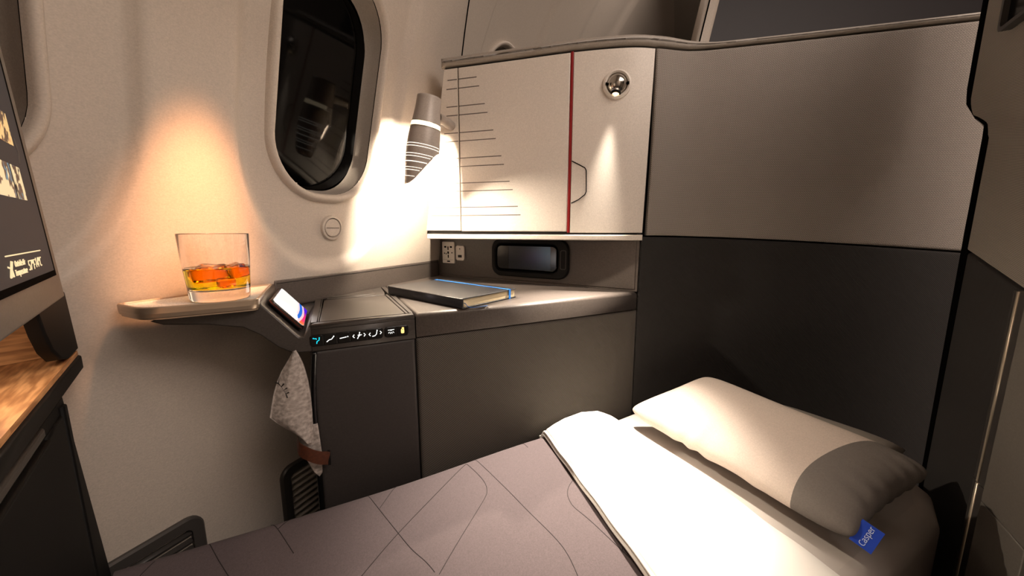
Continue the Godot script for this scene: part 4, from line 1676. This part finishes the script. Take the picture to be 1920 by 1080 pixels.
func build_ceiling_things() -> void:  # lamps out of view, placed for the light they throw
	var c := thing("unseen_ceiling_light", "broad soft ceiling light out of view, placed to light the suite walls", "ceiling light", Vector3(1.3, 2.33, 0.35))
	var st := begin()
	box(st, Transform3D.IDENTITY, Vector3(0.64, 2.335, -0.46), Vector3(1.96, 2.40, 1.16), 0.01)
	done("housing", st, mats.ceiling, c)
	st = begin()
	box(st, Transform3D.IDENTITY, Vector3(0.65, 2.33, -0.45), Vector3(1.95, 2.336, 1.15))
	done("diffuser", st, mats.unseen_lamp_panel, c)
	c = thing("unseen_ceiling_light", "narrow soft ceiling light out of view, placed to light the lining above the cabinet", "ceiling light", Vector3(1.2, 2.33, -1.83))
	st = begin()
	box(st, Transform3D.IDENTITY, Vector3(0.59, 2.335, -1.99), Vector3(1.81, 2.40, -1.67), 0.01)
	done("housing", st, mats.ceiling, c)
	st = begin()
	box(st, Transform3D.IDENTITY, Vector3(0.60, 2.33, -1.98), Vector3(1.80, 2.336, -1.68))
	done("diffuser", st, mats.unseen_lamp_panel, c)
	# small warm lamp out of view, placed to light the lining behind the tray
	var at := Vector3.ZERO
	at = Vector3(-0.30, 1.43, -0.58)
	var d := thing("unseen_downlight", "small warm lamp out of view, placed to light the lining behind the tray table", "unseen_downlight", at)
	var aim := Vector3(-0.575, 0.925, -0.675)
	var ay := (at - aim).normalized()
	var sx := ay.cross(Vector3.FORWARD).normalized()
	var T := Transform3D(Basis(sx, ay, sx.cross(ay)), at)
	st = begin()
	lathe(st, PackedVector2Array([Vector2(0.022, 0.0), Vector2(0.022, 0.07), Vector2(0.0, 0.072)]), T, 28)
	tube(st, PackedVector3Array([T * Vector3(0, 0.07, 0), T * Vector3(0, 0.11, 0), Vector3(at.x + 0.10, 1.9, at.z + 0.08), Vector3(at.x + 0.10, 2.4, at.z + 0.08)]), 0.008, 8)
	done("housing", st, mats.ceiling, d)
	st = begin()
	lathe(st, PackedVector2Array([Vector2(0.0, 0.004), Vector2(0.0205, 0.004)]), T, 24)
	done("lens", st, mats.lens, d)
	var l := SpotLight3D.new()
	l.name = "unseen_downlight_beam"  # unseen source of the warm glow behind the glass
	l.light_color = Color(1.0, 0.70, 0.48)
	l.light_energy = 1.8
	l.light_size = 0.025
	l.spot_angle = 14.0
	l.spot_angle_attenuation = 1.0
	l.spot_range = 6.0
	l.shadow_enabled = true
	add_child(l)
	l.look_at_from_position(T * Vector3(0, -0.004, 0), aim, Vector3.UP)

# ---------------------------------------------------------------- console details
func icon(parent: Node3D, lines: Array, r: float, m: Material, cu: float, cy: float, sc: float, dots := []) -> void:
	var F := front_frame()
	var st := begin()
	for l in lines:
		var pts := PackedVector3Array()
		for p in l:
			pts.append(F * Vector3(cu + p[0] * sc, cy + p[1] * sc, 0.0042))
		tube(st, pts, r, 6)
	for p in dots:
		prism(st, circ(cu + p[0] * sc, cy + p[1] * sc, r * 1.35, 10), F, 0.0034, 0.0046)
	done("symbol", st, m, parent)

func build_controls() -> void:
	var F := front_frame()
	var c := thing("seat_control_panel", "black strip of lit seat control buttons on the console's front lip", "control panel", F * Vector3(-0.1, 0.745, 0.001))
	var st := begin()
	prism(st, rr(-0.1255, 0.7562, 0.127, 0.0215, 0.006), F, 0.0008, 0.0022, 0.0006, 2)
	prism(st, rr(-0.0368, 0.756, 0.0465, 0.0215, 0.006), F, 0.0008, 0.0022, 0.0006, 2)
	done("surround", st, mats.black_gloss, c)
	var bs := [[-0.1875, -0.1670], [-0.1658, -0.1440], [-0.1430, -0.1215], [-0.1203, -0.0918], [-0.0908, -0.0640], [-0.0585, -0.0368], [-0.0358, -0.0150]]
	var seat_l := [[[-0.6, 0.55], [-0.15, 0.5], [-0.05, 0.3]], [[0.55, 0.75], [0.45, 0.05], [0.0, -0.2], [-0.1, -0.75]]]
	var recl := [[[-0.9, -0.6], [-0.35, -0.15], [0.2, -0.05], [0.6, 0.45]]]
	var flat := [[[-1.0, -0.12], [0.55, 0.08]]]
	var fwd := [[[-1.15, 0.4], [-1.5, 0.0], [-1.15, -0.4]], [[1.1, 0.5], [1.45, 0.1], [1.1, -0.3]], [[-0.45, -0.75], [-0.2, -0.2], [0.1, 0.0], [0.05, 0.55]], [[-0.35, 0.15], [0.6, 0.2]]]
	var bwd := [[[-1.15, 0.4], [-1.5, 0.0], [-1.15, -0.4]], [[1.2, 0.6], [1.55, 0.2], [1.2, -0.2]], [[-0.75, -0.6], [-0.1, -0.5], [0.3, -0.1], [0.45, 0.7]]]
	var lampi := [[[-0.8, 0.55], [0.8, 0.6]], [[-0.2, 0.42], [0.2, 0.42]], [[-0.45, 0.05], [-0.7, -0.3]], [[-0.15, -0.05], [-0.22, -0.45]], [[0.15, -0.05], [0.22, -0.45]], [[0.45, 0.05], [0.7, -0.3]]]
	var icons := [seat_l, recl, flat, fwd, bwd, lampi, []]
	for k in 7:
		var b: Array = bs[k]
		st = begin()
		prism(st, rr((b[0] + b[1]) / 2, 0.756, b[1] - b[0] - 0.0006, 0.0195, 0.0025), F, 0.002, 0.0032, 0.0005, 2)
		var bt := done("button", st, mats.black_gloss, c)
		var cu: float = (b[0] + b[1]) / 2
		if k < 6:
			icon(bt, icons[k], 0.00075 if k != 5 else 0.00055, mats.icon_cyan if k == 0 else mats.icon_white, cu, 0.7565, 0.0075, [[[-0.75, 0.62]], [[0.72, 0.62]], [[0.85, 0.14]], [[0.12, 0.8]], [[0.5, 0.85]], []][k])
		else:
			st = begin()
			prism(st, rr(cu - 0.0003, 0.7555, 0.0062, 0.0088, 0.0018), F, 0.0030, 0.0040)
			prism(st, rr(cu + 0.0005, 0.7612, 0.0042, 0.004, 0.0015), F, 0.0030, 0.0040)
			done("symbol", st, mats.icon_amber, bt)
			st = begin()
			prism(st, circ(cu - 0.0002, 0.7590, 0.0009, 8), F, 0.0038, 0.0044)
			done("keyhole", st, mats.gap, bt)

func build_mask() -> void:
	var F := front_frame()
	var mk := thing("felt_eye_mask", "grey felt eye mask with a stitched eyelash, hung below the tray", "eye mask", Vector3(-0.395, 0.57, -0.622))
	# outline from top to bottom: left and right edges in the plane that faces the bed
	var left := [[-0.386, 0.746], [-0.396, 0.728], [-0.405, 0.712], [-0.412, 0.695], [-0.418, 0.675], [-0.423, 0.652], [-0.4265, 0.632], [-0.418, 0.620], [-0.408, 0.608], [-0.396, 0.596], [-0.384, 0.582]]
	var right := [[-0.384, 0.746], [-0.379, 0.732], [-0.375, 0.716], [-0.372, 0.696], [-0.370, 0.675], [-0.3692, 0.652], [-0.3692, 0.630], [-0.3696, 0.612], [-0.370, 0.597], [-0.3706, 0.583], [-0.3715, 0.571]]
	var dir := Vector3(0.91, 0, -0.41)
	var nrm := Vector3(0.41, 0, 0.91)
	var base := Vector3(-0.40, 0, -0.622)
	var at := func(x: float, y: float, o: float) -> Vector3: return base + dir * ((x + 0.40) / 0.91) + nrm * o + Vector3.UP * y
	var shell := func(o0: float, bul: float, rev: bool, s0: float, s1: float) -> Array:
		var R := []
		for j in range(left.size() - 1, -1, -1):
			var r := PackedVector3Array()
			for i in 17:
				var t := lerpf(s0, s1, i / 16.0)
				var x := lerpf(left[j][0], right[j][0], t)
				var y := lerpf(left[j][1], right[j][1], t)
				r.append(at.call(x, y, o0 + bul * sin(PI * clampf(t, 0, 1))))
			if rev:
				r.reverse()
			R.append(r)
		return R
	var st := begin()
	var A: Array = shell.call(0.012, 0.012, false, 0.0, 1.0)
	var B: Array = shell.call(0.006, 0.012, true, 0.0, 1.0)
	rows(st, A)
	rows(st, B)
	for j in A.size() - 1:
		tri(st, A[j][0], A[j + 1][0], B[j][16])
		tri(st, A[j + 1][0], B[j + 1][16], B[j][16])
		tri(st, A[j][16], B[j][0], A[j + 1][16])
		tri(st, A[j + 1][16], B[j][0], B[j + 1][0])
	done("felt_front", st, mats.felt, mk)
	# rolled edge along the right and the lining tail that shows below the strap
	st = begin()
	var e := PackedVector3Array()
	for j in right.size():
		e.append(at.call(right[j][0] - 0.001, right[j][1], 0.010))
	tube(st, smooth_line(e, 4), 0.0034, 8)
	done("rolled_edge", st, mats.felt, mk)
	st = begin()
	var TM := Transform3D(Basis(dir.normalized(), Vector3.UP, nrm.normalized()), base)
	var tail := PackedVector2Array()
	for q in [[-0.392, 0.60], [-0.388, 0.56], [-0.382, 0.53], [-0.374, 0.505], [-0.366, 0.493], [-0.361, 0.50], [-0.3595, 0.54], [-0.362, 0.60]]:
		tail.append(Vector2((q[0] + 0.40) / 0.91, q[1]))
	prism(st, tail, TM, -0.002, 0.004, 0.002, 3)
	done("felt_back", st, mats.felt, mk)
	# stitched closed eye
	var lash := [[[-0.4145, 0.695], [-0.4095, 0.6925], [-0.4045, 0.686], [-0.4005, 0.677], [-0.3985, 0.668]], [[-0.4095, 0.6925], [-0.4080, 0.7005]], [[-0.4055, 0.6875], [-0.4015, 0.6935]], [[-0.4025, 0.682], [-0.3975, 0.6855]], [[-0.4000, 0.6755], [-0.3955, 0.6775]]]
	for l in lash:
		st = begin()
		var pts := PackedVector3Array()
		for p in l:
			var j := 0
			while j < left.size() - 2 and left[j + 1][1] > p[1]:
				j += 1
			var t: float = clampf((p[0] - left[j][0]) / (right[j][0] - left[j][0]), 0.0, 1.0)
			pts.append(at.call(p[0], p[1], 0.0125 + 0.012 * sin(PI * t)))
		tube(st, smooth_line(pts, 4), 0.0011, 5)
		done("eyelash_stitch", st, mats.seam, mk)
	# strap
	var sp := thing("leather_strap", "brown leather strap that holds the felt eye mask to the console", "strap", Vector3(-0.37, 0.55, -0.622))
	st = begin()
	var path := smooth_line(PackedVector3Array([at.call(-0.3935, 0.578, 0.004), at.call(-0.390, 0.5665, 0.017), at.call(-0.378, 0.5575, 0.025), at.call(-0.364, 0.5455, 0.024), at.call(-0.352, 0.537, 0.0175), at.call(-0.347, 0.5345, 0.0155)]), 6)
	var R0 := []
	for k in 4:
		R0.append(PackedVector3Array())
	for p in path:
		R0[0].append(p + Vector3(-0.0016, -0.0125, 0))
		R0[1].append(p + Vector3(-0.0016, -0.0125, 0) + nrm * 0.0026)
		R0[2].append(p + Vector3(0.0016, 0.0125, 0) + nrm * 0.0026)
		R0[3].append(p + Vector3(0.0016, 0.0125, 0))
	R0.append(R0[0])
	rows(st, R0, null, -1)
	done("band", st, mats.leather, sp)
	st = begin()
	var q := path[path.size() - 1]
	box(st, Transform3D(Basis(dir.normalized(), Vector3.UP, nrm.normalized()), q), Vector3(-0.0035, -0.0135, -0.004), Vector3(0.0012, 0.0135, 0.003), 0.001)
	done("end_clip", st, mats.black, sp)

func build_vents() -> void:
	var lab := ["black floor vent with tilted slats, half hidden behind the console's end", "black floor vent at the foot of the lining, beside the black cabinet"]
	var spots := [[-0.152, 0.03, 0.19, 0.39], [-0.48, -0.308, 0.22, 0.408]]
	for k in 2:
		var s: Array = spots[k]
		var sl: float = 0.0 if k == 0 else 0.0
		var v := thing("wall_vent", lab[k], "vent", wp((s[0] + s[1]) / 2, s[2], 0.0), "floor vents")
		var w: float = s[1] - s[0]
		var h: float = s[3] - s[2]
		var T := Transform3D(Basis(WD, Vector3.UP, WN), Vector3(WA.x, 0, WA.z) + WN * (lean(0.4)))
		var cx: float = (s[0] + s[1]) / 2
		var cy: float = (s[2] + s[3]) / 2
		var st := begin()
		var o1 := rr(cx, cy, w, h, 0.028, 6)
		var o2 := rr(cx, cy, w - 0.006, h - 0.006, 0.025, 6)
		var o3 := rr(cx, cy, w - 0.042, h - 0.042, 0.012, 6)
		ring(st, T, [[o1, -0.004], [o1, 0.006], [o2, 0.010], [o3, 0.010], [o3, -0.006]])
		done("frame", st, mats.jamb, v)
		st = begin()
		prism(st, o3, T, -0.008, -0.005)
		done("back", st, mats.gap, v)
		for j in 10:
			var y: float = s[3] - 0.034 - j * 0.0165
			if y < s[2] + 0.03:
				break
			st = begin()
			var TS := Transform3D(T.basis * Basis(Vector3.RIGHT, 0.5), T * Vector3(cx, y, 0.003))
			box(st, TS, Vector3(-w / 2 + 0.022, -0.0035, -0.005), Vector3(w / 2 - 0.022, 0.0035, 0.005), 0.0012)
			done("slat", st, mats.cap if k == 0 else mats.jamb, v)
